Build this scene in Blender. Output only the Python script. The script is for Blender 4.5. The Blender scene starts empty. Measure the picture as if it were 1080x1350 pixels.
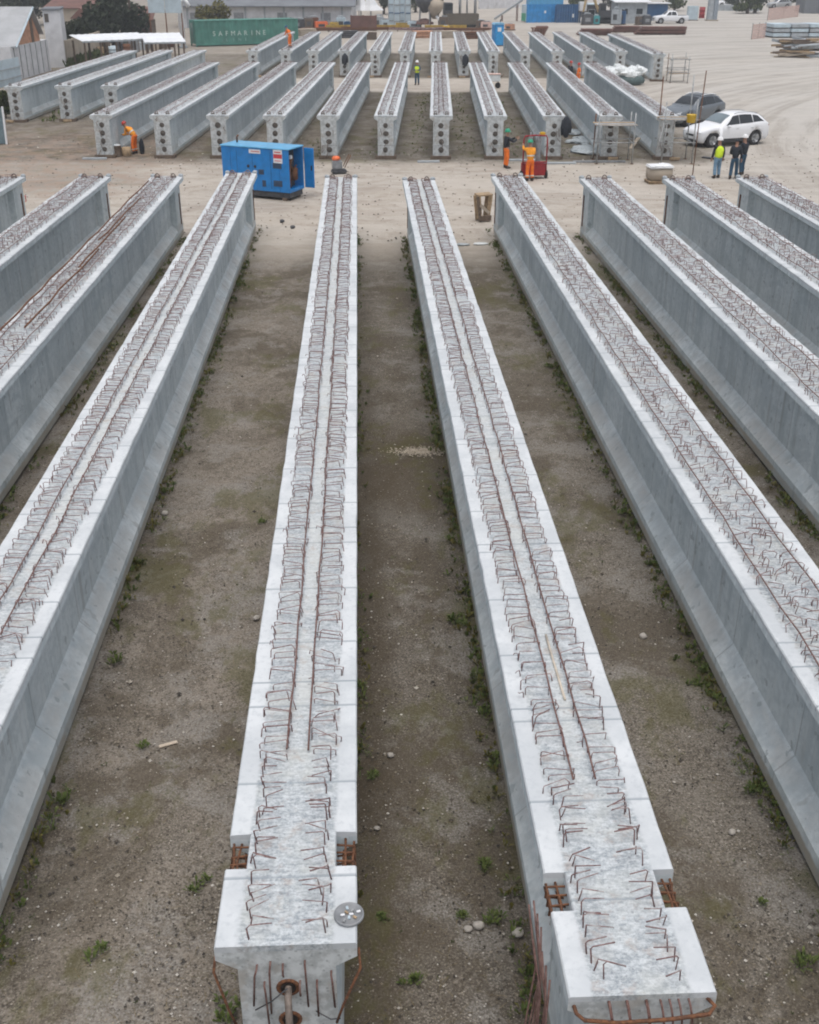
import bpy, bmesh, math, random
from mathutils import Vector, Matrix
R = math.radians
rnd = random.Random(7)
S = bpy.context.scene
COL = S.collection

# ------------------------------------------------------------------ camera
F, CY, CX, HC = 1456.0, 675.0, 540.0, 9.2
PITCH = math.atan(733.0 / F)
cam = bpy.data.cameras.new('camera')
cam.sensor_fit = 'VERTICAL'; cam.sensor_height = 36.0
cam.lens = F / 1350.0 * 36.0
cam.clip_start = 0.1; cam.clip_end = 3000
camo = bpy.data.objects.new('camera', cam); COL.objects.link(camo)
S.cycles.filter_width = 2.0
camo.location = (0, 0, HC); camo.rotation_euler = (R(90) - PITCH, 0, 0)
S.camera = camo

def at(px, py, z=0.0):
    b = PITCH + math.atan((py - CY) / F)
    d = (HC - z) / math.tan(b); s = (HC - z) / math.sin(b); dep = s * math.cos(b - PITCH)
    return Vector(((px - CX) * dep / F, d, z))
def atd(px, py, d):
    'point at forward distance d'
    b = PITCH + math.atan((py - CY) / F)
    s = d / math.cos(b); dep = s * math.cos(b - PITCH)
    return Vector(((px - CX) * dep / F, d, HC - d * math.tan(b)))
def proj(p):
    x, y, z = p[0], p[1], p[2] - HC
    dep = y * math.cos(PITCH) - z * math.sin(PITCH)
    up = y * math.sin(PITCH) + z * math.cos(PITCH)
    return (CX + F * x / dep, CY - F * up / dep, dep)

# ------------------------------------------------------------------ mesh builder
class MB:
    def __init__(s): s.v = []; s.f = []; s.mi = []
    def add(s, vs, fs, mi=0):
        o = len(s.v); s.v += [tuple(p) for p in vs]
        s.f += [tuple(i + o for i in f) for f in fs]; s.mi += [mi] * len(fs)
        return s
    def box(s, c, d, rz=0, b=0.0, rx=0, ry=0, mi=0):
        M = Matrix.Translation(Vector(c)) @ Matrix.Rotation(rz, 4, 'Z') @ Matrix.Rotation(ry, 4, 'Y') @ Matrix.Rotation(rx, 4, 'X')
        if b <= 0:
            h = [x / 2 for x in d]
            vs = [M @ Vector((x * h[0], y * h[1], z * h[2])) for z in (-1, 1) for y in (-1, 1) for x in (-1, 1)]
            return s.add(vs, [(0, 2, 3, 1), (4, 5, 7, 6), (0, 1, 5, 4), (2, 6, 7, 3), (0, 4, 6, 2), (1, 3, 7, 5)], mi)
        bm = bmesh.new(); bmesh.ops.create_cube(bm, size=1)
        for v in bm.verts: v.co = Vector((v.co.x * d[0], v.co.y * d[1], v.co.z * d[2]))
        bmesh.ops.bevel(bm, geom=bm.edges[:], offset=b, segments=1 if b < .03 else 2, affect='EDGES', clamp_overlap=True)
        bm.verts.index_update()
        s.add([M @ v.co for v in bm.verts], [tuple(v.index for v in f.verts) for f in bm.faces], mi); bm.free()
        return s
    def tube(s, path, r, n=6, cap=True, mi=0):
        P = [Vector(p) for p in path]; rs = r if isinstance(r, (list, tuple)) else [r] * len(P)
        vs = []; fs = []; up = None
        for i, p in enumerate(P):
            t = (P[min(i + 1, len(P) - 1)] - P[max(i - 1, 0)]).normalized()
            if up is None:
                a = Vector((0, 0, 1)) if abs(t.z) < .9 else Vector((1, 0, 0))
                up = t.cross(a).normalized()
            else:
                up = (up - t * up.dot(t)); up = up.normalized() if up.length > 1e-6 else t.orthogonal().normalized()
            w = t.cross(up)
            for k in range(n):
                a = 2 * math.pi * k / n
                vs.append(p + (up * math.cos(a) + w * math.sin(a)) * rs[i])
        for i in range(len(P) - 1):
            for k in range(n):
                k2 = (k + 1) % n
                fs.append((i * n + k, i * n + k2, (i + 1) * n + k2, (i + 1) * n + k))
        if cap:
            fs.append(tuple(range(n))[::-1]); fs.append(tuple(range((len(P) - 1) * n, len(P) * n)))
        return s.add(vs, fs, mi)
    def lathe(s, prof, c=(0, 0, 0), n=16, M=None, mi=0):
        vs = []; fs = []
        for (r, z) in prof:
            for k in range(n):
                a = 2 * math.pi * k / n; vs.append(Vector((r * math.cos(a), r * math.sin(a), z)))
        for i in range(len(prof) - 1):
            for k in range(n):
                k2 = (k + 1) % n; fs.append((i * n + k, i * n + k2, (i + 1) * n + k2, (i + 1) * n + k))
        fs.append(tuple(range(n))[::-1]); fs.append(tuple(range((len(prof) - 1) * n, len(prof) * n)))
        if M: vs = [M @ v for v in vs]
        return s.add([v + Vector(c) for v in vs], fs, mi)
    def ell(s, c, r, nu=12, nv=8, rz=0, z0=-1.0, jit=0, mi=0, ry=0):
        if not isinstance(r, (list, tuple)): r = (r, r, r)
        M = Matrix.Rotation(rz, 3, 'Z') @ Matrix.Rotation(ry, 3, 'Y')
        a0 = math.asin(z0) if z0 > -1 else -math.pi / 2
        vs = []; fs = []
        for i in range(nv + 1):
            t = a0 + (math.pi / 2 - a0) * i / nv
            for k in range(nu):
                a = 2 * math.pi * k / nu; q = 1 + (rnd.uniform(-jit, jit) if jit else 0)
                vs.append(Vector(c) + M @ Vector((r[0] * math.cos(t) * math.cos(a) * q, r[1] * math.cos(t) * math.sin(a) * q, r[2] * math.sin(t) * q)))
        for i in range(nv):
            for k in range(nu):
                k2 = (k + 1) % nu; fs.append((i * nu + k, i * nu + k2, (i + 1) * nu + k2, (i + 1) * nu + k))
        fs.append(tuple(range(nu))[::-1])
        return s.add(vs, fs, mi)
    def prism(s, poly, a, b, axis='x', mi=0):
        'poly of 2-D points extruded from a to b along axis'
        def q(p, t): return (t, p[0], p[1]) if axis == 'x' else ((p[0], t, p[1]) if axis == 'y' else (p[0], p[1], t))
        n = len(poly); vs = [q(p, a) for p in poly] + [q(p, b) for p in poly]
        fs = [tuple(range(n))[::-1], tuple(range(n, 2 * n))] + [(i, (i + 1) % n, (i + 1) % n + n, i + n) for i in range(n)]
        return s.add(vs, fs, mi)
    def mesh(s, name, m, smooth=False, merge=False):
        me = bpy.data.meshes.new(name); me.from_pydata(s.v, [], s.f)
        ms = m if isinstance(m, (list, tuple)) else [m]
        for k in ms: me.materials.append(k)
        if len(ms) > 1: me.polygons.foreach_set('material_index', s.mi)
        bm = bmesh.new(); bm.from_mesh(me)
        if merge: bmesh.ops.remove_doubles(bm, verts=bm.verts, dist=1e-5)
        bmesh.ops.recalc_face_normals(bm, faces=bm.faces); bm.to_mesh(me); bm.free()
        if smooth: me.polygons.foreach_set('use_smooth', [True] * len(me.polygons))
        return me
    def build(s, name, m, parent=None, smooth=False, merge=False):
        return link(name, s.mesh(name, m, smooth, merge), parent)

def link(name, me, parent=None):
    o = bpy.data.objects.new(name, me); COL.objects.link(o)
    if parent: o.parent = parent
    return o
def tag(o, label=None, cat=None, group=None, kind=None):
    if label: o['label'] = label
    if cat: o['category'] = cat
    if group: o['group'] = group
    if kind: o['kind'] = kind
    return o
def thing(name, label, cat, loc=(0, 0, 0), rz=0, group=None):
    o = bpy.data.objects.new(name, None); COL.objects.link(o)
    o.empty_display_size = .2
    o.location = loc; o.rotation_euler = (0, 0, rz)
    return tag(o, label, cat, group)
def kids(o): return [c for c in list(bpy.data.objects) if c.parent == o]
def dup(root, loc, rz=0, label=None, group=None, scale=None):
    r = root.copy(); COL.objects.link(r); r.location = loc; r.rotation_euler = (0, 0, rz)
    if label: r['label'] = label
    if group: r['group'] = group
    if scale: r.scale = scale
    for ch in kids(root):
        c = ch.copy(); COL.objects.link(c); c.parent = r
        for g in kids(ch):
            d = g.copy(); COL.objects.link(d); d.parent = c
    return r

# ------------------------------------------------------------------ node helper
class NT:
    def __init__(s, name):
        s.m = bpy.data.materials.new(name); s.m.use_nodes = True
        s.t = s.m.node_tree; s.t.nodes.clear()
        s.out = s.n('ShaderNodeOutputMaterial'); s.b = s.n('ShaderNodeBsdfPrincipled')
        s.t.links.new(s.b.outputs[0], s.out.inputs[0])
        s.tc = None
    def n(s, typ): return s.t.nodes.new(typ)
    def put(s, sock, val):
        if isinstance(val, bpy.types.NodeSocket): s.t.links.new(val, sock)
        else:
            if isinstance(val, (tuple, list)) and len(val) == 3 and sock.type == 'RGBA': val = (*val, 1)
            sock.default_value = val
    def obj(s):
        if s.tc is None: s.tc = s.n('ShaderNodeTexCoord').outputs['Object']
        return s.tc
    def vec(s, scale=(1, 1, 1), v=None, loc=None, rot=None):
        k = s.n('ShaderNodeMapping'); s.put(k.inputs[0], v if v is not None else s.obj())
        k.inputs['Scale'].default_value = scale
        if loc is not None: s.put(k.inputs['Location'], loc)
        if rot is not None: k.inputs['Rotation'].default_value = rot
        return k.outputs[0]
    def noise(s, scale=5, detail=4, rough=.55, v=None, col=False, dist=0):
        k = s.n('ShaderNodeTexNoise'); s.put(k.inputs['Vector'], v if v is not None else s.obj())
        k.inputs['Scale'].default_value = scale; k.inputs['Detail'].default_value = detail
        k.inputs['Roughness'].default_value = rough; k.inputs['Distortion'].default_value = dist
        return k.outputs['Color' if col else 'Fac']
    def voro(s, scale=10, v=None, out='Distance', rand=1.0, feat='F1'):
        k = s.n('ShaderNodeTexVoronoi'); s.put(k.inputs['Vector'], v if v is not None else s.obj())
        k.feature = feat
        k.inputs['Scale'].default_value = scale; k.inputs['Randomness'].default_value = rand
        return k.outputs[out]
    def math(s, op, a, b=0.0, clamp=False):
        k = s.n('ShaderNodeMath'); k.operation = op; k.use_clamp = clamp
        s.put(k.inputs[0], a); s.put(k.inputs[1], b); return k.outputs[0]
    def step(s, x, a, b, o0=0.0, o1=1.0):
        k = s.n('ShaderNodeMapRange'); k.clamp = True; k.interpolation_type = 'SMOOTHSTEP'
        s.put(k.inputs['Value'], x)
        k.inputs['From Min'].default_value = a; k.inputs['From Max'].default_value = b
        k.inputs['To Min'].default_value = o0; k.inputs['To Max'].default_value = o1
        return k.outputs[0]
    def mix(s, f, a, b, mode='MIX'):
        k = s.n('ShaderNodeMix'); k.data_type = 'RGBA'; k.blend_type = mode
        s.put(k.inputs['Factor'], f); s.put(k.inputs['A'] if False else k.inputs[6], a); s.put(k.inputs[7], b)
        return k.outputs[2]
    def sep(s, v=None):
        k = s.n('ShaderNodeSeparateXYZ'); s.put(k.inputs[0], v if v is not None else s.obj()); return k.outputs
    def rand(s): return s.n('ShaderNodeObjectInfo').outputs['Random']
    def bump(s, h, strength=.3, dist=.02):
        k = s.n('ShaderNodeBump'); k.inputs['Strength'].default_value = strength; k.inputs['Distance'].default_value = dist
        s.put(k.inputs['Height'], h); s.put(s.b.inputs['Normal'], k.outputs[0])
    def done(s, col, rough=.8, spec=.3, metal=0.0):
        s.put(s.b.inputs['Base Color'], col); s.put(s.b.inputs['Roughness'], rough)
        s.b.inputs['Specular IOR Level'].default_value = spec; s.b.inputs['Metallic'].default_value = metal
        return s.m

_mc = {}
def paint(name, col, rough=.5, var=.18, scale=6, dirt=0.25, dirtcol=(.18, .15, .12), spec=.4, metal=0.0, bump=0.0):
    'a weathered paint or plain material with patchy tone and dirt'
    if name in _mc: return _mc[name]
    t = NT(name)
    a = tuple(max(0, c * (1 - var)) for c in col); b = tuple(min(1, c * (1 + var)) for c in col)
    c = t.mix(t.step(t.noise(scale, 5), .3, .7), a, b)
    if dirt > 0:
        d = t.math('MULTIPLY', t.step(t.noise(scale * .6, 8, .65), .5, .75), dirt)
        c = t.mix(d, c, dirtcol)
    if bump: t.bump(t.noise(scale * 4, 5), bump, .02)
    _mc[name] = t.done(c, rough, spec, metal); return _mc[name]

def concrete_mat(name, dense=False, tone=1.0):
    t = NT(name); x, y, z = t.sep()
    off = t.math('MULTIPLY', t.rand(), 100.0)
    k = t.n('ShaderNodeVectorMath'); k.operation = 'ADD'; t.put(k.inputs[0], t.obj()); t.put(k.inputs[1], off); V = k.outputs[0]
    T = lambda c: tuple(q * tone for q in c)
    n1 = t.noise(.7, 6, .6, V); n2 = t.noise(9, 8, .65, V)
    c = t.mix(t.step(n1, .3, .7), T((.73, .765, .775)), T((.60, .645, .66)))
    c = t.mix(t.math('MULTIPLY', t.step(n2, .42, .62), .5), c, T((.46, .505, .525)))
    # cloudy pale laitance
    c = t.mix(t.math('MULTIPLY', t.step(t.noise(2.6, 7, .7, V, dist=1.2), .52, .74), .45), c, T((.75, .765, .77)))
    # run-down streaks on the sides
    st = t.noise(1, 5, .6, t.vec((3.2, 3.2, .28), V))
    c = t.mix(t.math('MULTIPLY', t.step(st, .48, .62), .5), c, T((.42, .475, .495)))
    st2 = t.noise(1, 6, .7, t.vec((9, 9, .5), V))
    c = t.mix(t.math('MULTIPLY', t.step(st2, .53, .64), .4), c, T((.70, .71, .70)))
    # formwork panels: slight tone change, thin seam
    pid = t.math('FLOOR', t.math('DIVIDE', t.math('ADD', y, 40.0), 2.44))
    wn = t.n('ShaderNodeTexWhiteNoise'); wn.noise_dimensions = '1D'; t.put(wn.inputs['W'], t.math('ADD', pid, off))
    c = t.mix(t.math('MULTIPLY', wn.outputs['Value'], .16), c, T((.28, .31, .33)))
    fr = t.math('FRACT', t.math('DIVIDE', t.math('ADD', y, 40.0), 2.44))
    seam = t.math('MULTIPLY', t.math('LESS_THAN', fr, .009), .55)
    c = t.mix(seam, c, (.2, .21, .22))
    # pores
    por = t.math('MULTIPLY', t.math('LESS_THAN', t.voro(16, V), .085), t.step(t.noise(1.7, 3, .5, V), .42, .52))
    c = t.mix(t.math('MULTIPLY', por, .65), c, (.16, .17, .175))
    # dust lying on the sloping lower haunch, mud splash at the foot
    hz = t.math('MULTIPLY', t.step(z, .26, .33), t.step(z, .56, .46))
    c = t.mix(t.math('MULTIPLY', hz, t.step(n1, .36, .62, .1, .55)), c, T((.46, .43, .40)))
    mud = t.step(t.math('ADD', z, t.math('MULTIPLY', n2, .08)), .235, .19)
    c = t.mix(t.math('MULTIPLY', mud, .8), c, t.mix(n2, (.25, .21, .16), (.42, .36, .28)))
    # water runs and cloudy stains on the webs
    cl = t.math('MULTIPLY', t.step(t.noise(1.1, 7, .7, t.vec((1, .5, 1.3), V), dist=.8), .5, .62), .5)
    c = t.mix(cl, c, T((.45, .50, .525)))
    run = t.math('MULTIPLY', t.step(t.noise(1, 3, .5, t.vec((5, 5, .12), V)), .6, .68), t.step(t.noise(.6, 2, .5, V), .48, .6))
    c = t.mix(t.math('MULTIPLY', run, .5), c, (.33, .33, .32))
    dsp = t.math('MULTIPLY', t.math('LESS_THAN', t.noise(5, 3, .5, t.vec((1, 1, 1), V, loc=(3, 8, 2))), .335), .6)
    c = t.mix(dsp, c, (.30, .33, .34))
    # splashed, patched end faces
    ef = t.math('LESS_THAN', y, .004)
    efc = t.mix(t.step(t.noise(7, 7, .7, V), .4, .62), T((.58, .59, .59)), T((.36, .365, .36)))
    efc = t.mix(t.math('MULTIPLY', t.step(t.noise(3, 5, .6, t.vec((1, 1, 1), V, loc=(5, 2, 7))), .52, .64), .6), efc, (.33, .28, .23))
    efc = t.mix(t.math('MULTIPLY', t.math('LESS_THAN', t.voro(13, V), .16), .6), efc, (.2, .21, .21))
    c = t.mix(t.math('MULTIPLY', ef, .85), c, efc)
    # top: smooth pale margins, rough exposed middle
    top = t.math('GREATER_THAN', z, 1.99)
    ax = t.math('ABSOLUTE', t.math('ADD', x, t.math('MULTIPLY', t.math('SUBTRACT', t.noise(3.5, 5, .6, V), .5), .11 if not dense else .2)))
    pale = t.mix(t.step(t.noise(1.5, 6, .6, V), .35, .65), T((.61, .62, .63)), T((.50, .515, .53)))
    pale = t.mix(t.math('MULTIPLY', t.step(t.noise(14, 6, .7, V), .5, .66), .45), pale, T((.42, .44, .46)))
    rg = t.math('MULTIPLY', t.math('ADD', t.noise(1, 9, .75, t.vec((9, 24, 9), V)), t.noise(34, 8, .78, V)), .5)
    rough = t.mix(t.step(rg, .40, .60), T((.22, .24, .255)) if dense else T((.265, .29, .31)), T((.58, .60, .615)))
    rough = t.mix(t.math('MULTIPLY', t.step(t.noise(2.2, 5, .6, V), .45, .7), .5), rough, T((.50, .50, .47)))
    rough = t.mix(t.math('MULTIPLY', t.step(t.noise(26, 6, .7, V), .56, .7), .6 if dense else .4), rough, (.22, .21, .23))
    # smoother cement strip along the middle
    mid = t.math('MULTIPLY', t.math('MULTIPLY', t.step(ax, .1, .05), t.step(y, 2.2, 3.0)), t.step(t.noise(.9, 4, .6, V), .3, .55))
    if not dense: rough = t.mix(t.math('MULTIPLY', mid, t.math('MULTIPLY', t.rand(), .7)), rough, T((.60, .605, .59)))
    rs = t.math('MULTIPLY', t.step(t.noise(4.5, 6, .7, t.vec((1, 1, 1), V, loc=(1, 6, 3))), .53, .66), .4)
    rough = t.mix(rs, rough, (.34, .25, .20))
    rough = t.mix(t.math('MULTIPLY', t.math('LESS_THAN', t.voro(9, V), .13), .5), rough, (.19, .2, .21))
    tc = t.mix(t.step(ax, .36, .41), rough, pale)
    f1 = t.math('FRACT', t.math('DIVIDE', t.math('ADD', y, t.math('ADD', 40.0, t.math('MULTIPLY', t.rand(), 1.2))), 1.22))
    l1 = t.math('ADD', t.step(f1, .034, .016, 0, .75), t.math('MULTIPLY', t.math('LESS_THAN', f1, .008), .25))
    f2 = t.math('FRACT', t.math('DIVIDE', t.math('ADD', y, 40.31), 3.66)); l2 = t.step(f2, .010, .005)
    ln = t.math('MULTIPLY', t.math('MAXIMUM', l1, l2), t.step(ax, .18, .4, .7, .85))
    tc = t.mix(ln, tc, (.25, .28, .305))
    c = t.mix(top, c, tc)
    c = t.mix(1.0, c, (.975, .998, 1.0), 'MULTIPLY')
    t.bump(t.math('ADD', n2, t.math('MULTIPLY', t.math('MULTIPLY', top, t.step(ax, .43, .36)), rg)), .35, .012)
    return t.done(c, .85, .25)

M = {}
M['conc'] = concrete_mat('girder_concrete'); M['concd'] = concrete_mat('girder_concrete_rough', True, .97)
def rust_mat(name, a, b, c):
    t = NT(name); q = t.mix(t.step(t.noise(30, 4), .35, .65), a, b)
    q = t.mix(t.math('MULTIPLY', t.step(t.noise(6, 4), .5, .7), .6), q, c)
    return t.done(q, .9, .2)
def bar_mat():
    t = NT('stirrup_steel'); g = t.math('FRACT', t.math('ADD', t.n('ShaderNodeNewGeometry').outputs['Random Per Island'], t.math('MULTIPLY', t.rand(), 7.0)))
    q = t.mix(t.step(t.noise(30, 4), .35, .65), (.14, .078, .074), (.26, .16, .15))
    q = t.mix(t.math('MULTIPLY', t.step(g, .1, .8), t.step(t.noise(5, 5), .44, .58)), q, (.40, .37, .36))
    return t.done(q, .9, .2)
M['bar'] = bar_mat(); M['barp'] = rust_mat('bare_bar', (.11, .06, .05), (.20, .12, .105), (.26, .17, .14))
M['rust'] = rust_mat('rust_orange', (.10, .05, .032), (.20, .092, .048), (.08, .05, .04))
M['hole'] = paint('recess_dark', (.10, .086, .074), .9, .3, 20)
M['strand'] = paint('strand_steel', (.16, .13, .11), .6, .3, 20)
M['galv'] = paint('galvanised_tube', (.33, .34, .34), .45, .25, 8, .35, spec=.5, metal=.3)
M['wood'] = paint('site_timber', (.36, .26, .16), .85, .3, 9, .4, bump=.3)
M['woodd'] = paint('dark_timber', (.13, .095, .07), .85, .3, 9, .4, bump=.3)
M['white'] = paint('white_paint', (.74, .75, .76), .45, .05, 4, .12, (.4, .37, .33))
M['whiter'] = paint('white_render', (.60, .60, .61), .85, .1, 1.2, .45, (.33, .32, .31))
M['black'] = paint('black_rubber', (.022, .022, .024), .7, .2, 10, .3)
M['dark'] = paint('dark_grey_steel', (.06, .062, .068), .6, .3, 8, .3)
M['grey'] = paint('grey_steel', (.24, .25, .26), .55, .25, 5, .3)
M['glass'] = paint('tinted_glass', (.018, .022, .026), .06, .1, 3, 0, spec=.6)
M['blue'] = paint('generator_blue', (.006, .19, .52), .38, .12, 3, .12, (.12, .16, .2), spec=.5)
M['blue2'] = paint('site_blue', (.015, .22, .52), .5, .15, 1.5, .2, (.12, .16, .2))
M['dblue'] = paint('dark_blue_paint', (.02, .085, .20), .5, .15, 1.5, .3, (.14, .16, .18))
M['green'] = paint('container_green', (.07, .215, .175), .6, .16, .8, .3, (.1, .12, .1))
M['red'] = paint('cart_red', (.28, .015, .02), .5, .2, 8, .2)
M['orange'] = paint('workwear_orange', (.80, .17, .015), .8, .14, 9, .12, (.4, .1, .03))
M['amber'] = paint('workwear_amber', (.78, .30, .02), .8, .14, 9, .15, (.5, .2, .05))
M['lime'] = paint('vest_lime', (.62, .80, .03), .7, .1, 9, .06)
M['refl'] = paint('reflective_tape', (.62, .62, .55), .4, .1, 9, .1)
M['navy'] = paint('dark_jacket', (.018, .022, .03), .85, .3, 12, .1)
M['jean'] = paint('blue_jeans', (.16, .27, .38), .85, .2, 12, .1)
M['djean'] = paint('dark_jeans', (.025, .07, .12), .85, .2, 12, .1)
M['skin'] = paint('skin', (.36, .2, .14), .6, .08, 12, 0)
M['boot'] = paint('boot_leather', (.035, .025, .02), .7, .3, 12, .2)
M['hgreen'] = paint('helmet_green', (.02, .30, .17), .35, .05, 5, .05)
M['hwhite'] = paint('helmet_white', (.80, .80, .80), .35, .03, 5, .05)
M['hred'] = paint('helmet_red', (.45, .04, .03), .35, .05, 5, .05)
M['hyel'] = paint('helmet_yellow', (.65, .42, .02), .35, .05, 5, .05)
M['carwhite'] = paint('car_white', (.78, .79, .81), .22, .02, 2, .05, (.5, .48, .45), spec=.55)
M['plast'] = paint('dark_plastic', (.04, .041, .044), .6, .15, 10, .1)
M['alloy'] = paint('alloy_wheel', (.42, .43, .44), .35, .1, 10, .15, metal=.5)
M['lens'] = paint('lamp_lens', (.55, .57, .6), .12, .05, 10, 0, spec=.6)
M['rlens'] = paint('tail_lens', (.22, .012, .015), .2, .1, 10, 0)
M['brick'] = paint('terracotta_infill', (.50, .27, .17), .9, .18, 2.5, .3, (.3, .2, .15))
M['roofg'] = paint('roof_sheet_grey', (.36, .37, .38), .7, .12, .8, .4, (.24, .23, .22))
M['roofd'] = paint('roof_sheet_dark', (.16, .17, .185), .7, .15, .5, .4, (.1, .1, .1))
M['roofr'] = paint('roof_tile_brown', (.15, .075, .06), .8, .2, 1, .4)
M['beige'] = paint('beige_render', (.40, .34, .27), .9, .12, 1, .4, (.25, .22, .18))
M['sheet'] = paint('pale_blue_sheet', (.46, .55, .60), .5, .1, 1.5, .3, (.3, .33, .35))
M['canopy'] = paint('canopy_sheet', (.72, .74, .76), .6, .06, 1, .2, (.45, .44, .42))
M['slab'] = paint('precast_slab', (.36, .39, .41), .85, .15, 2, .4, (.22, .22, .22), bump=.2)
M['yel'] = paint('steel_yellow', (.50, .34, .05), .6, .2, 2, .4)
M['pink'] = paint('safety_mesh_faded', (.58, .41, .36), .8, .15, 3, .2, (.5, .42, .38))
M['tarp'] = paint('white_sack', (.66, .69, .69), .7, .1, 4, .25, (.42, .42, .40), bump=.3)
M['film'] = paint('grey_film', (.38, .42, .44), .4, .2, 5, .4, (.2, .2, .18), bump=.4)
M['stick_r'] = paint('sticker_red', (.55, .05, .06), .5, .1, 6, .05)
M['bark'] = paint('bark', (.09, .065, .05), .9, .3, 6, .3, bump=.4)
def leaf_mat(name, a, b):
    t = NT(name); g = t.n('ShaderNodeNewGeometry').outputs['Random Per Island']
    c = t.mix(g, a, b); c = t.mix(t.math('MULTIPLY', t.noise(.7, 3), .5), c, tuple(q * .6 for q in a))
    return t.done(c, .7, .25)
M['leafd'] = leaf_mat('leaf_dark', (.018, .028, .014), (.05, .062, .03))
M['leafm'] = leaf_mat('leaf_mid', (.04, .06, .018), (.10, .115, .035))
M['leafy'] = leaf_mat('leaf_yellow_green', (.09, .09, .02), (.20, .17, .05))
M['weed'] = leaf_mat('weed_green', (.065, .10, .025), (.17, .20, .06))
M['straw'] = leaf_mat('dry_stem', (.10, .08, .045), (.24, .18, .09))
def pebble_mat():
    t = NT('pebble'); g = t.n('ShaderNodeNewGeometry').outputs['Random Per Island']
    k = t.n('ShaderNodeValToRGB'); t.put(k.inputs[0], g); e = k.color_ramp.elements
    e[0].color = (.05, .045, .04, 1); e[1].position = .97; e[1].color = (.55, .52, .47, 1)
    q = e.new(.5); q.color = (.10, .085, .07, 1); q = e.new(.82); q.color = (.30, .26, .20, 1)
    return t.done(k.outputs[0], .9, .2)
M['pebble'] = pebble_mat()

# ------------------------------------------------------------------ the world and light
w = bpy.data.worlds.new('World'); S.world = w; w.use_nodes = True
nt = w.node_tree; nt.nodes.clear()
sky = nt.nodes.new('ShaderNodeTexSky'); sky.sky_type = 'NISHITA'; sky.sun_disc = False
SE, SR = R(78), R(175)
sky.sun_elevation = SE; sky.sun_rotation = SR; sky.dust_density = 5; sky.air_density = 1.0
hs = nt.nodes.new('ShaderNodeHueSaturation'); hs.inputs['Saturation'].default_value = .42
bg = nt.nodes.new('ShaderNodeBackground'); bg.inputs[1].default_value = .15
wo = nt.nodes.new('ShaderNodeOutputWorld')
nt.links.new(sky.outputs[0], hs.inputs['Color']); nt.links.new(hs.outputs[0], bg.inputs[0]); nt.links.new(bg.outputs[0], wo.inputs[0])
sl = bpy.data.lights.new('sun', 'SUN'); sl.energy = .5; sl.angle = R(40); sl.color = (1, .985, .96)
so = bpy.data.objects.new('sun', sl); COL.objects.link(so)
dv = Vector((math.sin(SR) * math.cos(SE), math.cos(SR) * math.cos(SE), math.sin(SE)))
so.rotation_euler = dv.to_track_quat('Z', 'Y').to_euler()
S.view_settings.view_transform = 'Standard'; S.view_settings.look = 'None'
S.view_settings.exposure = 0.30; S.view_settings.gamma = 1

# ------------------------------------------------------------------ ground
YAW1 = math.atan(-69 * math.cos(PITCH) / F); YAW2 = math.atan(35 * math.cos(PITCH) / F)
KS = .979
def uv1(v, u, z=0, yaw=YAW1):
    v *= KS; u *= KS
    c, s = math.cos(yaw), math.sin(yaw); return Vector((v * c + u * s, -v * s + u * c, z))
def uv2(v, u, z=0): return uv1(v, u, z, YAW2)

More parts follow.
